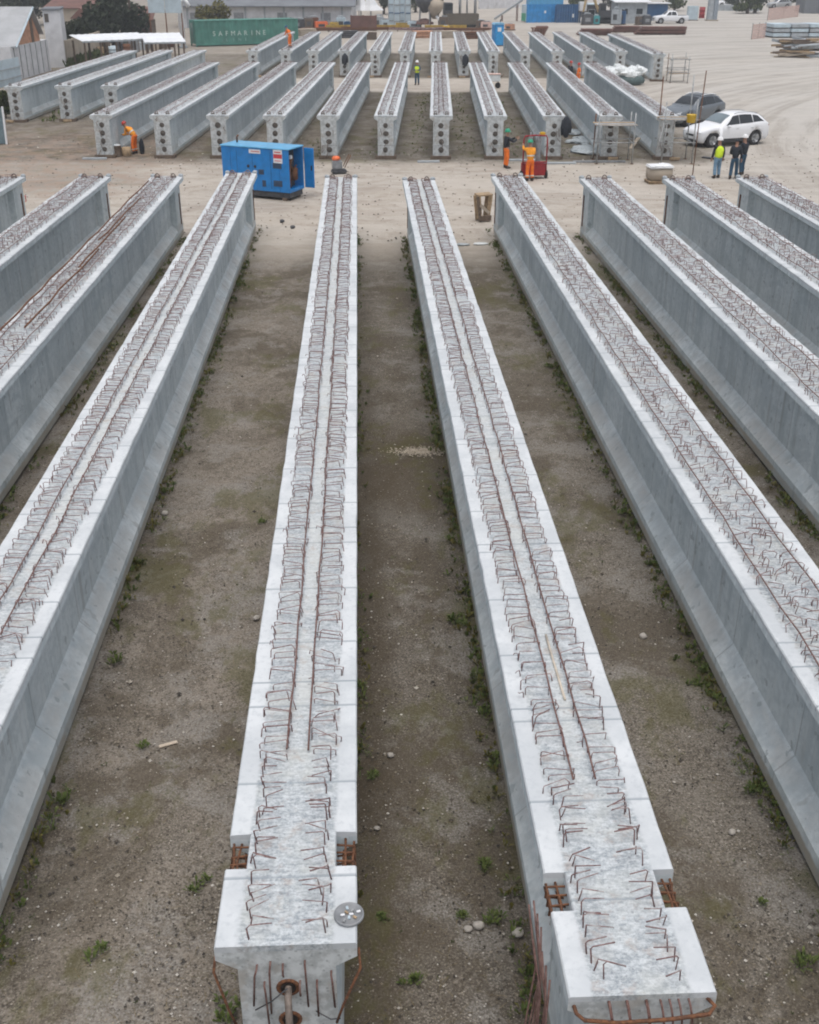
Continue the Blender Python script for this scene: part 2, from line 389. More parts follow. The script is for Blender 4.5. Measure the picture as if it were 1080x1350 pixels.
def ground_mat():
    t = NT('yard_ground'); x, y, z = t.sep()
    c, s = math.cos(YAW1), math.sin(YAW1)
    v = t.math('SUBTRACT', t.math('MULTIPLY', x, c), t.math('MULTIPLY', y, s))
    nb = t.noise(.16, 4, .6); nm = t.noise(1.3, 6, .65); nf = t.noise(9, 7, .7); ng = t.noise(38, 5, .7)
    # pale compacted haul road and yard
    trk = t.noise(1, 7, .68, t.vec((.16, .55, 1)), dist=1.2)
    trk2 = t.noise(1, 5, .6, t.vec((.05, .55, 1), rot=(0, 0, R(-35))), dist=1.5)
    rr = t.math('POWER', t.math('ADD', t.math('POWER', t.math('SUBTRACT', x, 78.0), 2.0), t.math('POWER', t.math('SUBTRACT', y, 48.0), 2.0)), .5)
    cmb = t.n('ShaderNodeCombineXYZ'); t.put(cmb.inputs[0], t.math('MULTIPLY', rr, .8)); t.put(cmb.inputs[1], t.math('MULTIPLY', t.math('ADD', x, y), .03)); trk3 = t.noise(1, 6, .65, cmb.outputs[0], dist=.5)
    tr = t.mix(t.step(t.math('ADD', x, t.math('MULTIPLY', y, .08)), 16, 26), trk, trk3)
    road = t.mix(t.step(tr, .40, .60), (.335, .295, .25), (.445, .405, .355))
    road = t.mix(t.step(nb, .4, .65), road, (.42, .375, .32))
    road = t.mix(t.math('MULTIPLY', t.step(nm, .48, .62), .5), road, (.29, .25, .205))
    road = t.mix(t.math('MULTIPLY', t.step(nf, .5, .64), .35), road, (.25, .22, .19))
    road = t.mix(t.math('MULTIPLY', t.step(x, 10, 26), .6), road, t.mix(t.step(tr, .42, .56), (.345, .330, .305), (.47, .46, .435)))
    ly = t.noise(1, 6, .7, t.vec((.12, .25, 1), loc=(4, 2, 0)), dist=1.4)
    road = t.mix(t.math('MULTIPLY', t.step(ly, .5, .58), .35), road, (.51, .475, .425))
    road = t.mix(t.math('MULTIPLY', t.step(ng, .52, .64), .3), road, (.22, .195, .165))
    # soil between the girders
    k = t.n('ShaderNodeValToRGB'); e = k.color_ramp.elements
    t.put(k.inputs[0], t.math('DIVIDE', t.math('ADD', v, 8.0), 18.0))
    e[0].position = 0; e[0].color = (.235, .205, .172, 1); e[1].position = 1; e[1].color = (.20, .178, .150, 1)
    for p, q in ((.36, (.255, .222, .187)), (.43, (.165, .143, .120)), (.52, (.148, .132, .113)), (.60, (.20, .178, .152)), (.72, (.205, .185, .158))):
        n_ = e.new(p); n_.color = (*q, 1)
    soil = k.outputs[0]
    soil = t.mix(t.math('MULTIPLY', t.step(nm, .42, .66), .6), soil, (.115, .098, .076))
    soil = t.mix(t.math('MULTIPLY', t.step(t.noise(.55, 5, .6, t.vec((1, 1, 1), loc=(9, 4, 0))), .5, .68), .5), soil, (.20, .185, .165))
    soil = t.mix(t.math('MULTIPLY', t.step(nf, .46, .62), .6), soil, (.075, .064, .052))
    soil = t.mix(t.math('MULTIPLY', t.step(ng, .5, .60), .75), soil, (.36, .325, .28))
    soil = t.mix(t.math('MULTIPLY', t.step(t.noise(34, 5, .7, t.vec((1, 1, 1), loc=(7, 3, 1))), .5, .63), .75), soil, (.05, .042, .033))
    big = t.noise(.42, 6, .68, t.vec((1, .75, 1), loc=(13, 5, 0)), dist=.7)
    soil = t.mix(t.math('MULTIPLY', t.step(big, .46, .58), .7), soil, t.mix(ng, (.055, .044, .032), (.14, .115, .085)))
    grv = t.noise(.8, 6, .7, t.vec((1, 1, 1), loc=(21, 9, 0)))
    soil = t.mix(t.math('MULTIPLY', t.step(grv, .5, .6), t.step(ng, .42, .6, .15, .75)), soil, (.30, .285, .265))
    # damp strip in the middle aisle along the girder with the lid, wet band further up
    wet = t.math('MULTIPLY', t.step(t.math('ADD', v, t.math('MULTIPLY', nm, .5)), .75, .28), t.step(v, -1.0, -.6))
    wet = t.math('MULTIPLY', wet, t.step(t.math('ADD', y, t.math('MULTIPLY', nm, 8.0)), 40, 22))
    wet = t.math('MAXIMUM', wet, t.math('MULTIPLY', t.math('MULTIPLY', t.step(y, 17, 19), t.step(y, 24, 21)), t.math('MULTIPLY', t.step(v, -.5, -.1), t.step(v, 1.9, 1.6))))
    soil = t.mix(t.math('MULTIPLY', wet, .68), soil, t.mix(nf, (.05, .038, .024), (.105, .082, .055)))
    # small stones seen as specks
    vr = t.voro(22); vc = t.n('ShaderNodeSeparateColor'); t.put(vc.inputs[0], t.voro(22, out='Color'))
    spk = t.math('MULTIPLY', t.math('LESS_THAN', vr, .2), t.math('GREATER_THAN', vc.outputs[0], .86))
    soil = t.mix(t.math('MULTIPLY', spk, .75), soil, (.44, .41, .36))
    spk2 = t.math('MULTIPLY', t.math('LESS_THAN', vr, .28), t.math('LESS_THAN', vc.outputs[0], .12))
    soil = t.mix(t.math('MULTIPLY', spk2, .6), soil, (.05, .043, .035))
    # straw and pale grit in short strokes
    sw = t.noise(1, 4, .7, t.vec((60, 22, 1), rot=(0, 0, .6))); sw2 = t.noise(1, 4, .7, t.vec((24, 64, 1), rot=(0, 0, .4)))
    soil = t.mix(t.math('MULTIPLY', t.math('MAXIMUM', t.step(sw, .60, .68), t.step(sw2, .60, .68)), .6), soil, (.40, .35, .26))
    soil = t.mix(t.math('MULTIPLY', t.math('MAXIMUM', t.step(sw, .39, .32), t.step(sw2, .39, .32)), .65), soil, (.035, .029, .023))
    # moss
    ms = t.step(t.noise(.6, 7, .75, t.vec((1.0, .6, 1), loc=(3.3, 1.7, 0))), .51, .60)
    soil = t.mix(t.math('MULTIPLY', ms, .5), soil, t.mix(nf, (.075, .075, .022), (.125, .115, .045)))
    soil = t.mix(1.0, soil, (.90, .895, .88), 'MULTIPLY')
    # where the soil lies: rows of girders
    wob = t.math('MULTIPLY', t.math('SUBTRACT', nm, .5), 2.2)
    yy = t.math('ADD', y, wob)
    a1 = t.step(t.math('ADD', yy, t.math('MULTIPLY', t.math('SUBTRACT', nf, .5), 3.0)), 40.6, 35.4)
    xx = t.math('ADD', x, t.math('MULTIPLY', t.math('SUBTRACT', nb, .5), 4))
    inx = t.math('MULTIPLY', t.step(xx, -30, -26), t.step(xx, 17.5, 14.5))
    a2 = t.math('MULTIPLY', t.math('MULTIPLY', t.step(yy, 55.8, 58.2), t.step(yy, 90, 88)), inx)
    a3 = t.math('MULTIPLY', t.math('MULTIPLY', t.step(yy, 98.5, 100.5), t.step(yy, 128, 125)), t.step(xx, 23, 20))
    lf = t.math('MULTIPLY', t.math('MULTIPLY', t.step(xx, -10, -15), t.step(yy, 47, 51)), .45)
    mk = t.math('MAXIMUM', t.math('MAXIMUM', a1, a2), t.math('MAXIMUM', t.math('MULTIPLY', a3, .85), lf))
    col = t.mix(mk, road, soil)
    # pinkish brick dust left of the road
    pk = t.math('MULTIPLY', t.math('MULTIPLY', t.step(xx, -9, -15), t.math('MULTIPLY', t.step(yy, 46, 50), t.step(yy, 74, 60))), t.step(nm, .4, .6))
    col = t.mix(t.math('MULTIPLY', pk, .5), col, (.36, .26, .20))
    t.bump(t.math('ADD', t.math('MULTIPLY', nm, .6), t.math('ADD', t.math('MULTIPLY', nf, .5), t.math('MULTIPLY', ng, .3))), .55, .05)
    return t.done(col, .95, .15)
M['ground'] = ground_mat()
g = MB()
def ghash(i, j): return math.sin(i * 12.9898 + j * 78.233) * 43758.5453 % 1.0
xs = [-900, -300, -100, -50] + [-30 + i * .5 for i in range(121)] + [50, 100, 300, 900]
ys = [-60, -20, 0, 3] + [5 + i * .35 for i in range(110)] + [45, 50, 60, 75, 92, 100, 130, 200, 400, 1500]
vs = []
for y in ys:
    for x in xs:
        z = 0
        if 4 < y < 43 and abs(x) < 29: z = .035 * (math.sin(x * 1.7 + y * .6) * math.cos(y * 1.1 - x * .4)) + .05 * (ghash(int(x * 2), int(y * 3)) - .5) - .02
        vs.append((x, y, z))
nx = len(xs)
g.add(vs, [(j * nx + i, j * nx + i + 1, (j + 1) * nx + i + 1, (j + 1) * nx + i) for j in range(len(ys) - 1) for i in range(nx - 1)])
o = g.build('ground', M['ground'], smooth=True); tag(o, kind='structure')

# ------------------------------------------------------------------ girders
HW, HZ = .573, 2.05
def prof_I(wf):  # right half, bottom to top
    return [(.40, 0), (.41, .02), (.41, .30), (.19, .54), (.19, 1.72), (min(wf, .50), 1.85), (wf, 1.905), (wf, 2.035), (wf - .012, 2.05)]
def prof_B(wf):  # thick end block
    return [(.40, 0), (.41, .02), (.41, .30), (.40, .62), (.40, 1.66), (.40, 1.80), (wf, 1.905), (wf, 2.035), (wf - .012, 2.05)]
def girder_mesh(L, notch, seed, step=.3):
    q = random.Random(seed); st = []
    eb = 1.55; eb2 = 1.1
    ys = [0]
    while ys[-1] + step < L: ys.append(ys[-1] + step)
    ys = sorted(set([round(a, 3) for a in ys] + [eb, eb + .25, L - eb2, L - eb2 - .02, L] + ([.85, .8501, 1.28, 1.2801] if notch else [])))
    ys = [a for a in ys if not (0 < min(abs(a - b) for b in ys if b != a) < .0005) or a in (.85, .8501, 1.28, 1.2801)]
    n = None; vs = []; fs = []
    for i, y in enumerate(ys):
        wf = HW
        if notch and .85 < y < 1.28005 and y != .85 and y != 1.2801: wf = .40
        if wf < .45: p = [(.40, 0), (.41, .02), (.41, .30), (.40, .62), (.40, 1.66), (.39, 1.80), (.39, 1.905), (.39, 2.035), (.38, 2.05)]
        elif y <= eb or y >= L - eb2: p = prof_B(wf)
        else: p = prof_I(wf)
        j = [q.uniform(-.004, .004) if q.random() < .88 else q.uniform(-.010, .0) for _ in range(3)]
        right = [(a + (j[0] if b > 1.85 and a > .5 else 0), y, b + (j[1] if b > 2.0 else 0)) for a, b in p]
        left = [(-a - (j[2] if b > 1.85 and a > .5 else 0), y, b + (j[1] if b > 2.0 else 0)) for a, b in p[::-1]]
        ring = right + left; n = len(ring); vs += ring
    for i in range(len(ys) - 1):
        for k in range(n):
            k2 = (k + 1) % n; fs.append((i * n + k, i * n + k2, (i + 1) * n + k2, (i + 1) * n + k))
    fs.append(tuple(range(n))[::-1]); fs.append(tuple(range((len(ys) - 1) * n, len(ys) * n)))
    return MB().add(vs, fs)

def hoop_path(w, h, q, kind='u'):
    j = lambda s=.018: q.uniform(-s, s)
    a, b = -w / 2 + j(), w / 2 + j(); t = j(.03); h1, h2 = h + j(), h + j()
    if kind == 'u': return [(a, 0, -.02), (a + t * .3, t * .4, h1 - .02), (a + .02, t, h1), (b - .02, t + j(.03), h2 + j(.02)), (b + j(), t * .4, h2 - .02), (b, 0, -.02)]
    if kind == 'l': return [(a, 0, -.02), (a + j(), j(), h1 - .02), (a + .02, t, h1), (a + .18 + j(.03), t + j(.05), h1 + j(.02))]
    if kind == 'r': return [(b, 0, -.02), (b + j(), j(), h1 - .02), (b - .02, t, h1), (b - .18 + j(.03), t + j(.05), h1 + j(.02))]
    if kind == 'c': return [(a, 0, -.02), (a + j(.02), j(.02), h1), (a - .05, j(.04), h1 + .02), (a - .06, j(.04), h1 - .03)]
hq = random.Random(3)
HV = {k: [MB().tube(hoop_path(.27, .10 if k in 'uc' else .15, hq, k), .0058 if k in 'uc' else .0066, 4).mesh('stirrup', M['bar'], True) for _ in range(7)] for k in 'ulrc'}

def stirrup_list(L, style, seed, notch):
    q = random.Random(seed); out = []
    y = .12
    while y < L - .25:
        near = y < 2.3 if notch else y < .5
        if near:
            if q.random() < .94: out.append(('l', -.32 + q.uniform(-.03, .03) + .13, y + q.uniform(-.03, .03), q.uniform(-.25, .25)))
            if q.random() < .94: out.append(('r', .31 + q.uniform(-.03, .03) - .13, y + q.uniform(-.03, .03), q.uniform(-.25, .25)))
            y += q.uniform(.075, .125)
        elif style == 'rows':
            for sd, vx in (('l', -.245), ('r', .235)):
                if q.random() < .07: continue
                r_ = q.random(); out.append(('u' if r_ < .84 else (sd if r_ < .94 else 'c'), vx + q.gauss(0, .016), y + q.uniform(-.045, .045), q.gauss(0, .17)))
            y += .10
        else:
            for vx in (-.25, 0, .25):
                if q.random() < .88: out.append((q.choice('uuulrc'), vx + q.uniform(-.05, .05), y + q.uniform(-.06, .06), q.uniform(-.6, .6)))
            y += .125
    return out

def girder(base, rz, L, label, group, style='rows', notch=False, seed=1, near_row=True, mesh=None, hoops=None, bars=None):
    t = thing('concrete_girder', label, 'girder', base, rz, group)
    mt = M['concd'] if style == 'dense' else M['conc']
    if mesh is None: mesh = girder_mesh(L, notch, seed).mesh('girder_body', mt, merge=False)
    b = link('girder_body', mesh, t)
    Mx = Matrix.Translation(base) @ Matrix.Rotation(rz, 4, 'Z')
    if near_row:
        sl = stirrup_list(L, style, seed, notch)
        vis = []
        for i, (k, x, y, a) in enumerate(sl):
            px, py, dp = proj(Mx @ Vector((x, y, HZ)))
            if -5 < px < 1085 and py < 1355: vis.append((dp, i))
        vis.sort(); pick = set(i for _, i in vis[:100]); rest = MB(); q = random.Random(seed + 5)
        for i, (k, x, y, a) in enumerate(sl):
            if i in pick:
                c = link('stirrup', HV[k][i % 7], t); c.location = (x, y, HZ); c.rotation_euler = (q.gauss(0, .22), q.gauss(0, .06), a); c.scale = (q.uniform(.88, 1.1), 1, q.uniform(.65, 1.12))
            else:
                R3 = Matrix.Rotation(a, 3, 'Z')
                rest.tube([R3 @ Vector(p) + Vector((x, y, HZ)) for p in hoop_path(.27, .10, q, k)], .0058, 4, cap=False)
        if rest.f: tag(rest.build('stirrups', M['bar'], t, True), kind='stuff')
        for vx in ((-.115, .1) if style == 'rows' else (-.3, .28)):
            pts = []; y = 2.4
            while y < L - .4: pts.append((vx + q.uniform(-.012, .012), y, HZ + .07 + q.uniform(-.03, .02))); y += .6
            MB().tube(pts, .010, 5).build('longitudinal_bar', M['barp'], t, True)
    else:
        tag(link('stirrups', hoops, t), kind='stuff')
    return t
def end_details(t, y0, sgn, full=True):
    'anchor recesses in an end face; y0 is the face, sgn its outward direction'
    for i in range(4):
        z = 1.58 - i * .39
        c = link('anchor_recess', ANCH, t); c.scale = (rnd.uniform(1.15, 1.45), rnd.uniform(1.05, 1.4), 1); c.location = (rnd.uniform(-.03, .03), y0 + sgn * .004, z); c.rotation_euler = (R(90) if sgn < 0 else R(-90), 0, 0)
    if full:
        for sx in (-.3, .27):
            c = link('lifting_loop', LOOP, t); c.location = (sx, y0 - sgn * .35, HZ); c.rotation_euler = (0, 0, .2 * sx)
ANCH = MB().lathe([(.105, -.02), (.105, .0), (.085, .012), (.08, .004), (.045, .006), (.04, .05), (.0, .05)], n=14).mesh('anchor_recess', [M['hole']])
ANCHR = MB().lathe([(.10, -.03), (.10, .0), (.088, .01), (.075, .01), (.07, -.0), (.0, -.0)], n=18).mesh('anchor_recess', [M['rust']])
BORE = MB().lathe([(.105, -.02), (.105, .0), (.09, .006), (.0, .006)], n=18).mesh('bore', paint('bore_dark', (.018, .014, .012), .95, .2, 20))
LOOP = MB().tube([(-.07, 0, -.05), (-.075, .01, .08), (-.05, .03, .13), (0, .03, .15), (.05, .02, .13), (.075, 0, .08), (.07, 0, -.05)], .022, 6).tube([(-.1, .02, .02), (.0, .04, .05), (.1, .0, .03)], .03, 5).mesh('lifting_loop', M['strand'], True)

ROW1 = [  # v at far end, v drift over the length, far u, length, style, notch, label
 (-12.98, -.9, 42.6, 35.4, 'dense', False, 'pale near row girder cut by the left picture edge, red mark on its web'),
 (-9.83, -.8, 42.5, 35.4, 'dense', False, 'grey topped concrete girder in the near row, second one in from the left picture edge'),
 (-7.17, -.4, 42.4, 35.4, 'dense', False, 'concrete girder in the near row with orange rusty bars lying along its top'),
 (-4.50, .0, 43.0, 35.4, 'rows', False, 'near row concrete girder whose far end stands against the blue generator'),
 (-.745, .0, 41.95, 35.4, 'rows', True, 'concrete girder with a round tin lid on its notched near end'),
 (2.085, .0, 41.35, 35.4, 'rows', True, 'concrete girder with thin rusty bars leaning on its notched near end'),
 (5.38, .03, 42.0, 35.4, 'dense', False, 'concrete girder with tangled stirrups running from the timber trestle to the right edge'),
 (8.57, .05, 41.4, 35.4, 'dense', False, 'concrete girder in the near row, fourth one in from the right picture edge behind the tangled one'),
 (11.60, .06, 41.2, 35.4, 'dense', False, 'concrete girder in the near row with its far end beside the white topped pallet block'),
 (14.35, .06, 41.3, 35.4, 'dense', False, 'rightmost concrete girder of the near row, cut by the right picture edge'),
]
ROW1[7] = ROW1[7][:6] + ('near row girder between the tangled topped one and the one ending at the pallet block',)
G1 = []
for i, (v, dr, uf, L, style, notch, label) in enumerate(ROW1):
    pf = uv1(v, uf); L *= KS; pn = uv1(v + dr, uf - L / KS); d = (pf - pn).normalized()
    base = pf - d * L + Vector((0, 0, .03)); rz = math.atan2(-d.x, d.y)
    t = girder(base, rz, L, label, 'precast girders in the near row', style, notch, 20 + i)
    end_details(t, L, 1)
    # rusty stubs and a pale cap on the far corners
    for sx in (-.5, .5):
        MB().ell((sx, L - .05, HZ + .03), (.1, .09, .07), 8, 5, jit=.1).build('corner_cap', M['slab'], t, True)
    MB().box((.415, L - .3, .95), (.02, .12, 1.1), b=.005).build('rusty_side_plate', M['rust'], t)
    MB().box((-.415, L - .3, .95), (.02, .12, 1.1), b=.005).build('rusty_side_plate', M['rust'], t)
    G1.append((t, base, rz, L))
# red painted mark on the leftmost
MB().tube([(.0, 0, .09), (0, .07, .1), (0, .1, .04), (0, .03, .0), (0, .1, -.04), (0, .07, -.1), (0, -.02, -.1)], .018, 5).build('red_mark', M['stick_r'], G1[0][0], True).location = (.42, 34.7, 1.25)

# pockets in the flanges of the two near ends
cq = random.Random(9)
for gi in (4, 5):
    t, base, rz, L = G1[gi]
    for sx in (-1, 1):
        m = MB()
        for k in range(4):
            y = .92 + k * .1
            m.tube([(sx * .36, y, 1.80), (sx * .55, y + cq.uniform(-.02, .02), 1.79), (sx * .56, y, 1.68), (sx * .37, y + .02, 1.64)], .011, 5)
        for (xx, zz) in ((.55, 1.79), (.47, 1.80), (.55, 1.69), (.45, 1.66)):
            m.tube([(sx * xx, .80, zz), (sx * (xx + cq.uniform(-.03, .03)), 1.05, zz - .01), (sx * xx, 1.32, zz + cq.uniform(-.02, .02))], .012, 5)
        m.build('pocket_rebar', M['rust'], t, True).location = (0, 0, .15)
    for i in range(4):
        c = link('anchor_recess', ANCHR, t); c.location = (.0, -.004, 1.57 - i * .38); c.rotation_euler = (R(90), 0, 0)
        c = link('bore', BORE, t); c.location = (.0, -.012, 1.57 - i * .38); c.rotation_euler = (R(90), 0, 0); c.scale = (.6, .6, .3)
ta = G1[4][0]; tb = G1[5][0]
MB().tube([(0, .1, 1.44), (.005, -.12, 1.42), (.012, -.2, 1.3), (.015, -.22, 1.0), (.02, -.2, .6)], .03, 10).build('tendon_pipe', M['strand'], ta, True).location = (0, 0, .15)
for (x, z0, z1, lean) in ((-.24, 1.70, 1.25, -.05), (-.13, 1.73, 1.15, -.02), (-.03, 1.7, 1.58, 0), (.15, 1.73, 1.22, .01), (.36, 1.6, 1.2, .02), (-.19, 1.5, .8, .02), (.24, 1.5, 1.1, 0), (.1, 1.5, 1.35, 0)):
    MB().tube([(x, .03, z0), (x, -.04, z0 - .01), (x + lean * .4, -.055, z0 - .08), (x + lean, -.03, z1)], .009, 5).build('projecting_bar', M['barp'], ta, True).location = (0, 0, .15)
MB().tube([(-.28, -.03, 1.2), (-.14, -.06, 1.33), (.0, -.08, 1.5)], .006, 5).build('tie_wire', M['dark'], ta, True).location = (0, 0, .15)
MB().tube([(.22, -.03, 1.16), (.34, -.05, 1.08), (.42, -.03, 1.06)], .006, 5).build('tie_wire', M['dark'], ta, True).location = (0, 0, .15)
for sx, e in ((-1, -.52), (1, .47)):
    MB().tube([(sx * .585, .12, 1.72), (sx * .60, .02, 1.6), (e + sx * -.02, -.05, 1.25), (e - sx * .08, -.06, 1.05)], .012, 5).build('projecting_bar', M['rust'], ta, True).location = (0, 0, .15)
MB().tube([(-.53, .02, 1.80), (-.52, -.07, 1.80), (-.46, -.1, 1.76), (-.2, -.11, 1.73), (.2, -.11, 1.75), (.5, -.1, 1.78), (.55, -.06, 1.82), (.50, .02, 1.83)], .017, 6).build('bent_bar', M['rust'], tb, True).location = (0, 0, .15)
for x in (-.26, -.12, .03, .14, .21, .28, .36):
    MB().tube([(x, .03, 1.84), (x, -.06, 1.83), (x + .02, -.085, 1.72), (x + .05 * (1 if x > 0 else -1), -.07, 1.4)], .013 if x < .1 else .009, 5).build('projecting_bar', M['barp'], tb, True).location = (0, 0, .15)
# bundle of thin bars leaning on the left side of that girder
for i in range(9):
    y0 = .2 + i * .07
    p = [(-.60 - .05 * (i % 3), y0 * .6 - .1, .12), (-.66 - .015 * i, y0 * .8, .8), (-.68 + .01 * (i % 4), y0 + .05, 1.3), (-.64 - .02 * (i % 5), y0 + .2 + .03 * i, 1.62 + .05 * (i % 4))]
    MB().tube(p, .009, 5).build('leaning_bar', M['barp'], tb, True).location = (0, 0, .15)

# tin lid
Mb = Matrix.Translation(G1[4][1]) @ Matrix.Rotation(G1[4][2], 4, 'Z')
t = thing('tin_lid', 'round grey tin lid holding odds and ends on the corner of a girder', 'lid', Mb @ Vector((.51, .28, HZ + .004)))
MB().lathe([(.118, 0), (.125, .008), (.125, .03), (.117, .034), (.112, .012), (.0, .012)], n=28).build('tray', M['grey'], t, True)
for i in range(9):
    a = i * 2.4; r = .02 + .008 * i
    c = MB().box((r * math.cos(a), r * math.sin(a), .024), (.035, .02, .016), rz=a, b=.004).build('small_part', [M['white'], M['wood'], M['sheet'], M['galv']][i % 4], t)
# stick lying on the stirrups of the second notched girder
Mb2 = Matrix.Translation(G1[5][1]) @ Matrix.Rotation(G1[5][2], 4, 'Z')
o = MB().tube([(.03, 3.75, 2.062), (.02, 4.4, 2.066), (.015, 5.0, 2.072)], .014, 8).build('wooden_pole', paint('pale_pole', (.52, .46, .38), .8), None, True)
o.location = G1[5][1]; o.rotation_euler = (0, 0, G1[5][2]); tag(o, 'pale round wooden pole lying along the middle of a girder top', 'pole')
# orange rusty bars on the third girder from the left
Mb3 = Matrix.Translation(G1[2][1]) @ Matrix.Rotation(G1[2][2], 4, 'Z')
for k, (x, y0, y1) in enumerate(((-.38, 14, 34), (-.1, 24, 31), (.02, 21, 28), (.1, 16, 23.5))):
    q = random.Random(k); pts = []; y = y0
    while y < y1: pts.append(Mb3 @ Vector((x + q.uniform(-.03, .03), y, HZ + .125 + q.uniform(0, .02)))); y += 1.0
    o = MB().tube(pts, .022, 6).build('rusty_bar', M['rust'], None, True)
    tag(o, ['long rusty bar along the left margin of the girder with orange bars', 'rusty bar lying nearest the far end on the girder with orange bars', 'short rusty bar down the centre of the girder with orange bars', 'rusty bar lying nearest the camera on the girder with orange bars'][k], 'steel bar', 'loose rusty bars on one girder')

# rows further back: shared meshes
def far_hoops(L, name, seed, st=.22):
    q = random.Random(seed); m = MB(); y = .4
    while y < L - .3:
        for vx in (-.24, .24) if seed % 2 else (-.25, 0, .25):
            m.tube([p for p in [Vector(a) + Vector((vx + q.uniform(-.04, .04), y + q.uniform(-.06, .06), HZ)) for a in hoop_path(.27, .1, q, q.choice('uuul'))]], .0065, 3, cap=False)
        y += st
    return m.mesh(name, M['bar'], True)
L2, L3, LL = 30.9, 26.2, 29.0
me2 = [girder_mesh(L2, False, 50, 1.0).mesh('girder_body', M['conc']), girder_mesh(L2, False, 51, 1.0).mesh('girder_body', M['concd'])]
me3 = [girder_mesh(L3, False, 52, 1.5).mesh('girder_body', M['conc']), girder_mesh(L3, False, 53, 1.5).mesh('girder_body', M['concd'])]
meL = [girder_mesh(LL, False, 54, 1.5).mesh('girder_body', M['conc'])] * 2
h2 = [far_hoops(L2, 'stirrups', 61, .17), far_hoops(L2, 'stirrups', 62, .22)]; h3 = [far_hoops(L3, 'stirrups', 63, .26), far_hoops(L3, 'stirrups', 64, .32)]; hL = [far_hoops(LL, 'stirrups', 65, .28)] * 2
def back_girder(v, u, L, me, hp, label, group, i):
    t = girder(uv2(v, u, .03), -YAW2, L, label, group, near_row=False, mesh=me[i % 2], hoops=hp[i % 2])
    end_details(t, 0, -1)
    MB().box((0, .16, .05), (1.05, .5, .16), b=.01).build('bearing_block', M['woodd'], t)
    MB().box((0, .0, .62), (.84, .012, .02)).build('cast_line', M['grey'], t)
    for k in range(rnd.randint(2, 5)):
        x, z = rnd.uniform(-.34, .34), rnd.uniform(.3, 1.9); MB().tube([(x, .02, z), (x + rnd.uniform(-.05, .05), -.16, z - .02), (x + rnd.uniform(-.1, .1), -.2, z - rnd.uniform(.05, .4))], .018, 5).build('strand_tail', M['strand'], t, True)
    if rnd.random() < .5: MB().box((rnd.uniform(-.5, .5), -.3, .06), (.5, .18, .12), rz=rnd.uniform(-.5, .5), b=.01).build('packing_timber', M['wood'], t)
    return t
R2 = [(-17.1, 'grey girder in the middle row at whose end an orange worker bends over'),
 (-14.0, 'grey girder in the middle row directly right of the bending orange worker'),
 (-11.1, 'grey girder in the middle row ending just left of the blue generator'),
 (-8.2, 'grey middle row girder whose end is half hidden by the blue generator roof'),
 (-5.43, 'grey girder in the middle row ending right of the generator\'s open door'),
 (-2.5, 'grey girder in the middle row ending left of the one seen straight end on'),
 (.35, 'grey girder in the middle row seen straight end on below the yellow vest man'),
 (3.12, 'grey girder in the middle row ending behind the green helmet worker'),
 (6.1, 'grey girder in the middle row with a dark jacket hung at its end'),
 (9.0, 'grey girder in the middle row with pale scaffold tubes around its end'),
 (11.85, 'rightmost grey girder in the middle row, its scaffolded end by the white car')]
for i, (v, lb) in enumerate(R2): back_girder(v, 59.35 + .012 * (i - 5), L2, me2, h2, lb, 'precast girders in the middle row', (i + 1) if i < 9 else 1)
for i, (v, u, lb) in enumerate(((-26.3, 72.9, 'leftmost grey girder of the three set back beside the white walled house'), (-23.3, 73.4, 'middle one of three grey girders set back beside the white walled house'), (-20.4, 73.5, 'rightmost grey girder of the three set back beside the white walled house'))):
    back_girder(v, u, LL, meL, hL, lb, 'precast girders set back at the left', i)
R3 = [(-15.7, 'grey girder in the far row nearest the green container'), (-12.9, 'grey girder in the far row where an orange worker stands on top'),
 (-10.5, 'grey girder in the far row just right of the orange worker up high'), (-7.8, 'grey girder in the far row with a small dark jacket hung on its left end'),
 (-5.15, 'grey far row girder next right of the one with the left hung jacket'), (-2.6, 'grey girder in the far row up beyond the lone man in a yellow vest'),
 (.05, 'grey girder in the far row in line behind the end on middle row girder'), (2.48, 'grey girder in the far row with dark cloth hung at its centre right end'),
 (5.0, 'grey girder in the far row just left of the blue toilet cabin'), (7.75, 'grey girder in the far row just right of the blue toilet cabin'),
 (10.5, 'grey girder in the far row left of the two red helmeted workers'), (13.1, 'grey girder in the far row right behind the two red helmeted workers'),
 (15.9, 'grey girder in the far row ending at the white sack heap'), (18.6, 'rightmost grey girder in the far row, ending at the timber scaffold')]
for i, (v, lb) in enumerate(R3): back_girder(v, 102.4 - (0 if i < 13 else 3.0), L3, me3, h3, lb, 'precast girders in the far row', i)

# ------------------------------------------------------------------ soil details
def tuft(m, p, n, h, spread, q):
    for _ in range(n):
        a = q.uniform(0, 6.28); r = spread * q.random() ** .7; l = h * q.uniform(.5, 1.2); ww = l * q.uniform(.10, .22)
        b = Vector(p) + Vector((r * math.cos(a) * .4, r * math.sin(a) * .4, 0)); tip = Vector(p) + Vector((r * math.cos(a) * 1.3, r * math.sin(a) * 1.3, l * q.uniform(.4, 1)))
        sd = Vector((-math.sin(a), math.cos(a), 0)) * ww; md = (b + tip) / 2 + Vector((0, 0, l * .25))
        m.add([b, md + sd, tip, md - sd], [(0, 1, 2, 3)])
def in_aisle(p, pad=.05):
    for (t, base, rz, L) in G1:
        q = Matrix.Rotation(-rz, 3, 'Z') @ (Vector(p) - base)
        if abs(q.x) < .41 + pad and -.1 < q.y < L: return False
    return True
pq = random.Random(11); m = MB(); cnt = 0
